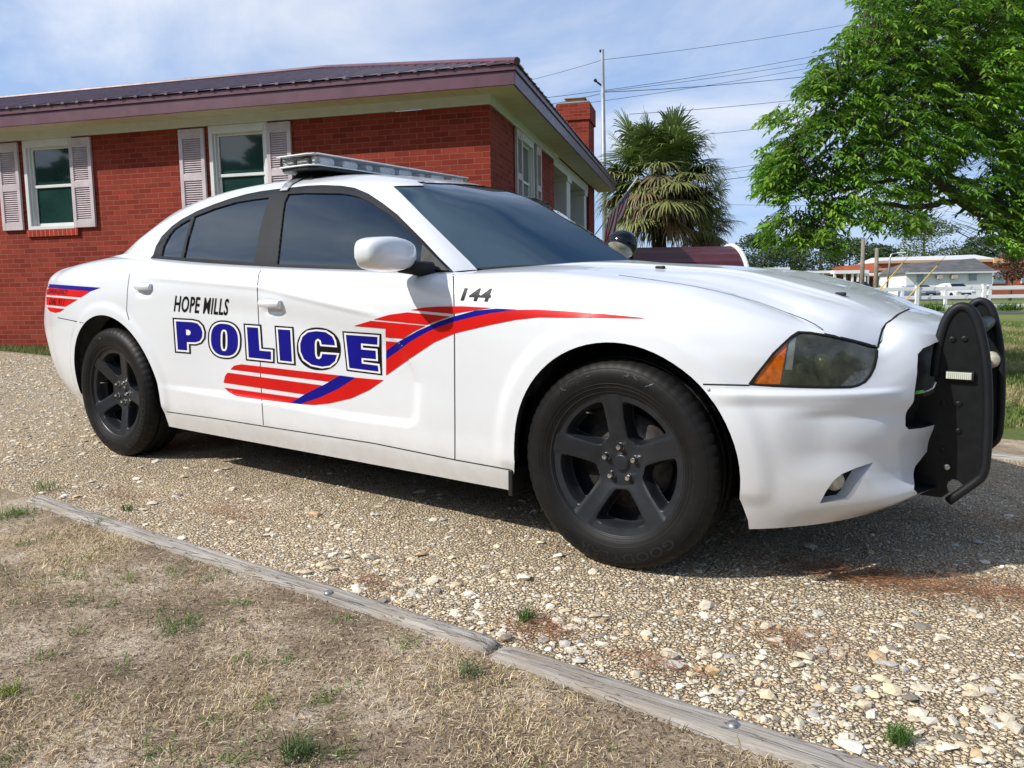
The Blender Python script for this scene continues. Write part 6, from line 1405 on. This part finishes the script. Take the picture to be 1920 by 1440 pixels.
# maroon barrel roofed carport
o,g=site('carport',1300,16.5,'low maroon barrel roofed metal carport behind the spotlight','carport'); x0,x1=lx(1195,1300,16.5),lx(1404,1300,16.5); zt=hz_(1300,456,16.5,g); R_=1.6
V=[];F=[];n=30
for i in range(n+1):
    a=-.15+(PI+.3)*i/n; bump_=.02*(1 if i%2 else 0); V+=[(x0,-(R_+bump_)*math.cos(a)+1.7,zt-R_*.62+(R_*.62+bump_)*math.sin(a)),(x1,-(R_+bump_)*math.cos(a)+1.7,zt-R_*.62+(R_*.62+bump_)*math.sin(a))]
for i in range(n): F.append((2*i,2*i+1,2*i+3,2*i+2))
mk('roof',V,F,pm('maroon_corrugated_steel',(.050,.009,.016),.45,c2=(.075,.016,.026),vs=2),o,False)
mb=MB(); mb.tube([(x1+.02,-(R_+.03)*math.cos(a)+1.7,zt-R_*.62+(R_*.62+.03)*math.sin(a)) for a in np.linspace(-.15,PI+.15,24)],.05,n=8); mb.build('end_trim',M_WHITE,o)
for xx in (x0+.2,(x0+x1)/2,x1-.1):
    for yy in (0.05,3.35): mb=MB(); mb.box2((xx-.04,yy-.04,0),(xx+.04,yy+.04,zt-R_*.62)); mb.build('post',M_WHITE,o)
# school with tan bands and windows
d=96; o,g=site('brick_school',1800,d,'long orange brick school with tan bands and pale roof in the distance','building')
def bb_(u0,v0,u1,v1,dep,ref,g,d,y=0.0): return (lx(u0,ref,d),y,hz_(ref,v1,d,g)),(lx(u1,ref,d),y+dep,hz_(ref,v0,d,g))
def part(name,u0,v0,u1,v1,dep,mat,par,ref,g,d,y=0.0,base=None):
    a,b=bb_(u0,v0,u1,v1,dep,ref,g,d,y); mb=MB(); z0_=a[2] if base is None else base; mb.box2((a[0],a[1],z0_),(b[0],b[1],b[2])); return mb.build(name,mat,par)
part('wall',1643,490,2080,560,14,M_SBRK,o,1800,g,d,0,-.3)
part('tan_band',1642.5,487,2081,492,.3,M_TAN,o,1800,g,d,-.31); part('tan_band',1642.5,501,1690,505,.2,M_TAN,o,1800,g,d,-.21); part('tan_band',1855,485,2081,495,.25,M_TAN,o,1800,g,d,-.62); 
a,b=bb_(1680,472,1905,489,3,1800,g,d,3); mb=MB(); mb.add([(a[0],2,a[2]),(b[0],2,a[2]),(b[0],9,b[2]),(a[0]+1,9,b[2]-.2),(a[0],2.0,a[2]-.01),(b[0],2.0,a[2]-.01)],[(0,1,2,3)]); mb.add([(a[0],2,a[2]),(a[0]+1,9,b[2]-.2),(a[0]+1,16,a[2]),],[(0,1,2)]); mb.add([(a[0],2,a[2]-1),(b[0],2,a[2]-1),(b[0],2,a[2]),(a[0],2,a[2])],[(0,1,2,3)]); mb.build('roof',M_PALEROOF,o)
for (u0,u1) in ((1648,1688),(1858,1882),(1912,1935)):
    w_=part('window',u0,516 if u0<1700 else 509,u1,536 if u0<1700 else 533,.15,M_WHITE,o,1800,g,d,-.16); n=3 if u0<1700 else 2
    for i in range(n):
        ua=u0+1+(u1-u0-1)/n*i; part('pane',ua,517 if u0<1700 else 510,ua+(u1-u0-1)/n-1,535 if u0<1700 else 532,.05,M_BGL,w_,1800,g,d,-.22)
part('wall_sign',1679,522,1686,529,.06,M_WHITE,o,1800,g,d,-.40)
# white house
d=84; o,g=site('white_house',1775,d,'long white house with grey shingle roof in front of the school','house')
part('wall',1698,508,1859,560,7,M_FWH,o,1775,g,d,0,-.3)
a=bb_(1692,489,1862,511,1,1775,g,d); mb=MB(); X0_,X1_=a[0][0],a[1][0]; zb,zt=a[0][2],a[1][2]; mb.add([(X0_,-.5,zb),(X1_,-.5,zb),(X1_-.1,3.5,zt+.35),(X0_+1.4,3.5,zt-.15),(X1_,7.5,zb),(X0_,7.5,zb)],[(0,1,2,3),(3,2,4,5),(0,3,5),(1,4,2)]); mb.build('roof',M_GROOF,o)
mb=MB(); mb.box2((X0_,-.56,zb-.12),(X1_,-.5,zb+.05)); mb.build('fascia',M_WHITE,o)
for (u0,u1,v0,v1) in ((1716,1730,513,531),(1813,1829,511,527)):
    w_=part('window',u0,v0,u1,v1,.1,M_WHITE,o,1775,g,d,-.11); part('pane',u0+1,v0+1,u1-1,(v0+v1)/2-.5,.05,M_BGL,w_,1775,g,d,-.17); part('pane',u0+1,(v0+v1)/2+.5,u1-1,v1-1,.05,M_BGL,w_,1775,g,d,-.17)
for (u0,u1) in ((1752,1761),(1779,1789)): w_=part('air_conditioner',u0,516,u1,523,.5,M_AC,o,1775,g,d,-.55)
# colonnade building
d=92; o,g=site('porch_building',1565,d,'low brick building with white colonnade and flat white canopies','building')
part('wall',1500,511,1643,560,8,M_LBRK,o,1565,g,d,0,-.3); part('canopy',1478,508.5,1545,513,2.5,M_FWH,o,1565,g,d,-2.5); part('canopy',1540,509,1602,515,3.5,M_FWH,o,1565,g,d,-3.6); part('canopy',1598,514,1646,519,2.2,M_FWH,o,1565,g,d,-2.4)
for u in (1512,1528,1542,1560,1574,1584,1596,1610,1622,1633): 
    mb=MB(); x=lx(u,1565,d); mb.box2((x-.10,-2.3 if u>1598 or u<1540 else -3.4,0),(x+.10,-2.1 if u>1598 or u<1540 else -3.2,hz_(1565,513 if u<1600 else 518,d,g))); mb.build('column',M_FWH,o)
w_=part('door',1556,517,1567,538,.1,M_FWH,o,1565,g,d,-.11); part('pane',1557.5,519,1561,536,.05,M_BGL,w_,1565,g,d,-.17); part('pane',1562,519,1565.5,536,.05,M_BGL,w_,1565,g,d,-.17)
for u in (1580,1592,1604,1618): part('window',u,519,u+7,531,.08,M_BGL,o,1565,g,d,-.09)
# yellow edged building
d=80; o,g=site('flat_roofed_building',1440,d,'pale building with white parapet and yellow fascia above the bonnet','building')
part('wall',1380,515,1498,560,9,M_TAN,o,1440,g,d,0,-.3); part('parapet',1392,502,1482,512,6,M_FWH,o,1440,g,d,.3); part('fascia',1380,511,1494,519,.4,M_YEL,o,1440,g,d,-.41)
# road, verge, parking
def strip(name,d0,d1,mat,lift,u0=1000,u1=3200):
    V=[];n=40;m=6
    for i in range(n+1):
        for j in range(m+1):
            d=d0+(d1-d0)*j/m; u=u0+(u1-u0)*i/n; x=CW[0]+d*(MW[2][0]+MW[0][0]*(u-960)/FPX); y=CW[1]+d*(MW[2][1]+MW[0][1]*(u-960)/FPX); V.append((x,y,float(gz(x,y))-.03+lift))
    o=big(name,V,gridF(n+1,m+1)[:,::-1],mat,None,True); o['kind']='structure'; return o
strip('road',25.5,28.2,M_ASPH,.010); strip('road',36.5,46,M_ASPH,.010); strip('parking_lot',66,79,M_ASPH,.012)
# fences
def fence(d,u0,u1,posts,rails,hp,label,w=.13,pw=.13):
    o,g=site('white_fence',1760,d,label,'fence','white rail fences')
    for z in rails: mb=MB(); mb.box2((lx(u0,1760,d),-.02,z-w/2),(lx(u1,1760,d),.02,z+w/2)); mb.build('rail',M_FWH,o,False,.006)
    for u in posts: mb=MB(); x=lx(u,1760,d); mb.box2((x-pw/2,-.068,-.1),(x+pw/2,.062,hp)); mb.box2((x-pw/2-.012,-.08,hp+.001),(x+pw/2+.012,.074,hp+.025)); mb.build('post',M_FWH,o,False,.006)
    return o
g=ground_at(1760,30); zf=lambda v:float(at(1760,v,30)[2]-g[2])
fence(30,1480,2300,[1477+0*1,1596,1718,1843,1968,2093,2218],[zf(541),zf(557.5),zf(575.5)],zf(535),'near white three rail fence across the lawn beyond the bumper')
g=ground_at(1760,44); zf2=lambda v:float(at(1760,v,44)[2]-g[2])
fence(44,1560,2300,[1611,1691,1772,1853,1934,2015],[zf2(542.5)],zf2(536),'farther low white fence in front of the parked cars',.16,.16)
# parked cars (facing the camera)
def parked(name,u,d,label,cat,body_c,h,w,seed,suv=False,rot=0):
    o,g=site(name,u,d,label,cat,'cars parked in front of the white house'); o.rotation_euler=(0,0,YAW+rot)
    L=4.5; pm_=pm(name+'_paint_'+str(seed),body_c,.25,coat=1); 
    prof=[(0,.35),(0,.72),(.25,.86),(1.05,.98 if not suv else 1.05),(1.75,h-.04),(2.3,h),(3.3,h-.03),(4.1,1.02 if not suv else h-.25),(4.45,.95),(4.5,.4)]
    V=[];F=[];ys=[-w/2,-w/2*.97,0,w/2*.97,w/2]; n=len(prof)
    for k,xw in enumerate((-1,-.93,.93,1)):
        for (y,z) in prof:
            tum=1 if z<1.0 else 1-.32*(z-1.0)/(h-1.0+1e-6); zz=z if abs(xw)<1 else max(.35,z-.05); V.append((xw*w/2*tum,y,zz))
    for k in range(3):
        for i in range(n-1): F.append((k*n+i,k*n+i+1,(k+1)*n+i+1,(k+1)*n+i))
    F+=[tuple(range(n)),tuple(range(4*n-1,3*n-1,-1)),(0,n,2*n,3*n),(n-1,4*n-1,3*n-1,2*n-1)]
    b_=mk('body',V,F,pm_,o,False); bm=bmesh.new(); bm.from_mesh(b_.data); bmesh.ops.recalc_face_normals(bm,faces=bm.faces); bm.to_mesh(b_.data); bm.free(); md=b_.modifiers.new('b','BEVEL'); md.width=.06; md.segments=3
    f=.30; mb=MB(); mb.add([(-w/2*.78,1.08,1.02 if not suv else 1.09),(w/2*.78,1.08,1.02 if not suv else 1.09),(w/2*.64,1.70,h-.085),(-w/2*.64,1.70,h-.085)],[(0,1,2,3)]); 
    for v in range(4): mb.V[v]=(mb.V[v][0],mb.V[v][1]-.03,mb.V[v][2]+.03)
    mb.build('windshield',M_GLASS,o)
    for s in (-1,1):
        mb=MB(); mb.box((s*w*.37,-.01,.68),(.34,.06,.14)); mb.build('headlight',M_LENSW,o,False,.02)
        mb=MB(); mb.box((s*(w/2+.08),1.35,1.0),(.16,.10,.11)); mb.build('wing_mirror',pm_,o,False,.02)
        for yy in (.85,3.6): mb=MB(); mb.lathe([(0,.10),(.19,.10),(.22,.12),(.33,.10),(.33,-.10)],(s*(w/2-.09),yy,.33),(s,0,0),n=20); mb.build('wheel',M_RUB,o)
    mb=MB(); mb.box((0,-.005,.52),(w*.5,.05,.16)); mb.build('grille',M_PLAST,o,False,.02); mb=MB(); mb.box((0,-.035,.44),(.30,.01,.10)); mb.build('licence_plate',M_WHITE,o)
parked('parked_suv',1627,68,'dark grey SUV by the two wooden poles, half hidden by the bonnet','SUV',(.03,.032,.036),1.72,1.9,1,True)
parked('parked_sedan',1745,74,'slate blue sedan facing the fence, left of the white car','car',(.10,.14,.22),1.42,1.82,2)
parked('parked_hatchback',1811,74,'white crossover facing the fence, below the air conditioners','car',(.72,.72,.73),1.55,1.85,3,True)
# poles and lamps
M_WOOD=pm('grey_wood_pole',(.21,.18,.14),.9,var=.25,vs=5)
for (u,d,vt,l) in ((1615,62,449,'taller left grey wooden pole between the porch building and the trees'),(1641,64,466,'shorter right grey wooden pole left of the school')):
    o,g=site('wooden_pole',u,d,l,'pole','wooden poles'); h=hz_(u,vt,d,g); mb=MB(); mb.tube([(0,0,-.2),(0,0,h)],[.19,.14],n=12); mb.build('pole',M_WOOD,o,True); mb=MB(); mb.lathe([(0,.02),(.12,.01),(.14,0)],(0,0,h),(0,0,1),n=12); mb.build('pole_cap',M_SIL,o)
o,g=site('street_lamp',1661,72,'pale metal street lamp with short arm left of the school windows','street lamp'); h=hz_(1661,477,72,g); mb=MB(); mb.tube([(0,0,0),(.25,0,h-.3),(.35,0,h),(1.0,0,h+.1)],[.09,.07,.06,.05],n=10); mb.build('pole',M_SIL,o,True); mb=MB(); mb.box((1.25,0,h+.10),(.75,.25,.12)); mb.build('lamp_head',M_FWH,o,False,.03)
o,g=site('utility_pole',1136,29,'slim grey steel utility pole standing behind the chimney and palm','utility pole'); h=hz_(1133,109,29,g); lean=-(5)*29/FPX
mb=MB(); mb.tube([(0,0,-.2),(lean*.5,0,h*.5),(lean,0,h)],[.11,.085,.062],n=12); mb.build('pole',pm('galvanised_pole',(.34,.36,.37),.5,metal=.5,var=.15,vs=4),o,True)
za=hz_(1133,172,29,g); mb=MB(); mb.tube([(lean*.9+.02,0,za-.05),(lean*.9-.24,-.05,za+.13)],[.035,.03],n=8); mb.tube([(lean*.9-.24,-.05,za+.13),(lean*.9-.30,-.05,za+.20)],[.06,.05],n=8); mb.build('bracket',M_PLAST,o)
mb=MB(); mb.tube([(lean,0,h-.03),(lean-.10,0,h-.05)],[.05,.05],n=8); mb.build('insulator',M_PLAST,o)
M_WIRE=pm('black_cable',(.03,.032,.038),.6)
WG='overhead wires crossing the sky'
def wire(pts,d0,d1,r,label,sag=.0):
    n=14; (u0,v0),(u1,v1)=pts; P=[]
    for i in range(n+1):
        t=i/n; d=d0+(d1-d0)*t; w0=(1/d0)*(1-t)+(1/d1)*t; P.append(at(u0+(u1-u0)*t,v0+(v1-v0)*t+sag*4*t*(1-t),d))
    O=Vector(P[0]); mb=MB(); mb.tube([Vector(p)-O for p in P],r*.72,n=6); o=mb.build('overhead_wire',M_WIRE,None,True); o.location=O; tag(o,label,'wire',WG)
wire([(995,150),(1131,112)],40,29,.012,'thin wire from behind the roof up to the top of the steel pole',1)
wire([(1131,112),(1700,25)],29,40,.012,'topmost wire running right from the top of the steel pole',6)
wire([(1018,184),(1600,91)],31,40,.014,'second wire from the top, running right above the palm',6)
wire([(1028,196),(1125,176)],31,29,.014,'wire from the roof corner up to the bracket of the steel pole',1)
wire([(1128,172),(1600,104)],29,40,.012,'third wire from the top right of the pole',4)
wire([(1100,193),(1600,112)],30,40,.012,'fourth wire from the top, passing just over the palm',4)
wire([(1129,173),(1600,133)],29,40,.018,'thick dark wire from the bracket passing over the palm crown',5)
wire([(1180,214),(1600,174)],34,42,.016,'single wire leaving the palm at the height of its upper fronds',4)
wire([(1200,262),(1600,218)],34,42,.016,'single wire right of the middle of the palm',4)
wire([(1180,340),(1600,280)],36,44,.014,'upper wire of the close pair low in the sky',3)
wire([(1180,350),(1600,285)],36,44,.010,'lower wire of the close pair low in the sky',3)
wire([(1180,358),(1600,302)],36,44,.020,'thickest black wire low in the sky beside the palm',3)
wire([(1240,380),(1640,386)],50,55,.014,'lowest wire, nearly level above the carport',2)
M_GUY=pm('yellow_guy_sleeve',(.66,.43,.05),.45)
for (a,b,c,l) in (((1643,551),(1692,494),(1905,240),'left guy wire with yellow sleeve rising from the fence'),((1695,566),(1757,499),(1960,255),'right guy wire with yellow sleeve rising from the fence')):
    d=29.2; A=Vector(at(*a,d)); B_=Vector(at(*b,d)); D_=Vector(at(*c,d)); g=ground_at(a[0],d); A0=A+(A-B_)*((A.z-g[2])/(B_.z-A.z)); o=empty('guy_wire',tuple(A0)); tag(o,l,'guy wire','guy wires at the fence')
    mb=MB(); mb.tube([Vector((0,0,0)),B_-A0],.022,n=8); mb.build('yellow_sleeve',M_GUY,o,True); mb=MB(); mb.tube([B_-A0,D_-A0],.007,n=6); mb.build('cable',M_WIRE,o,True)
bpy.context.view_layer.update()
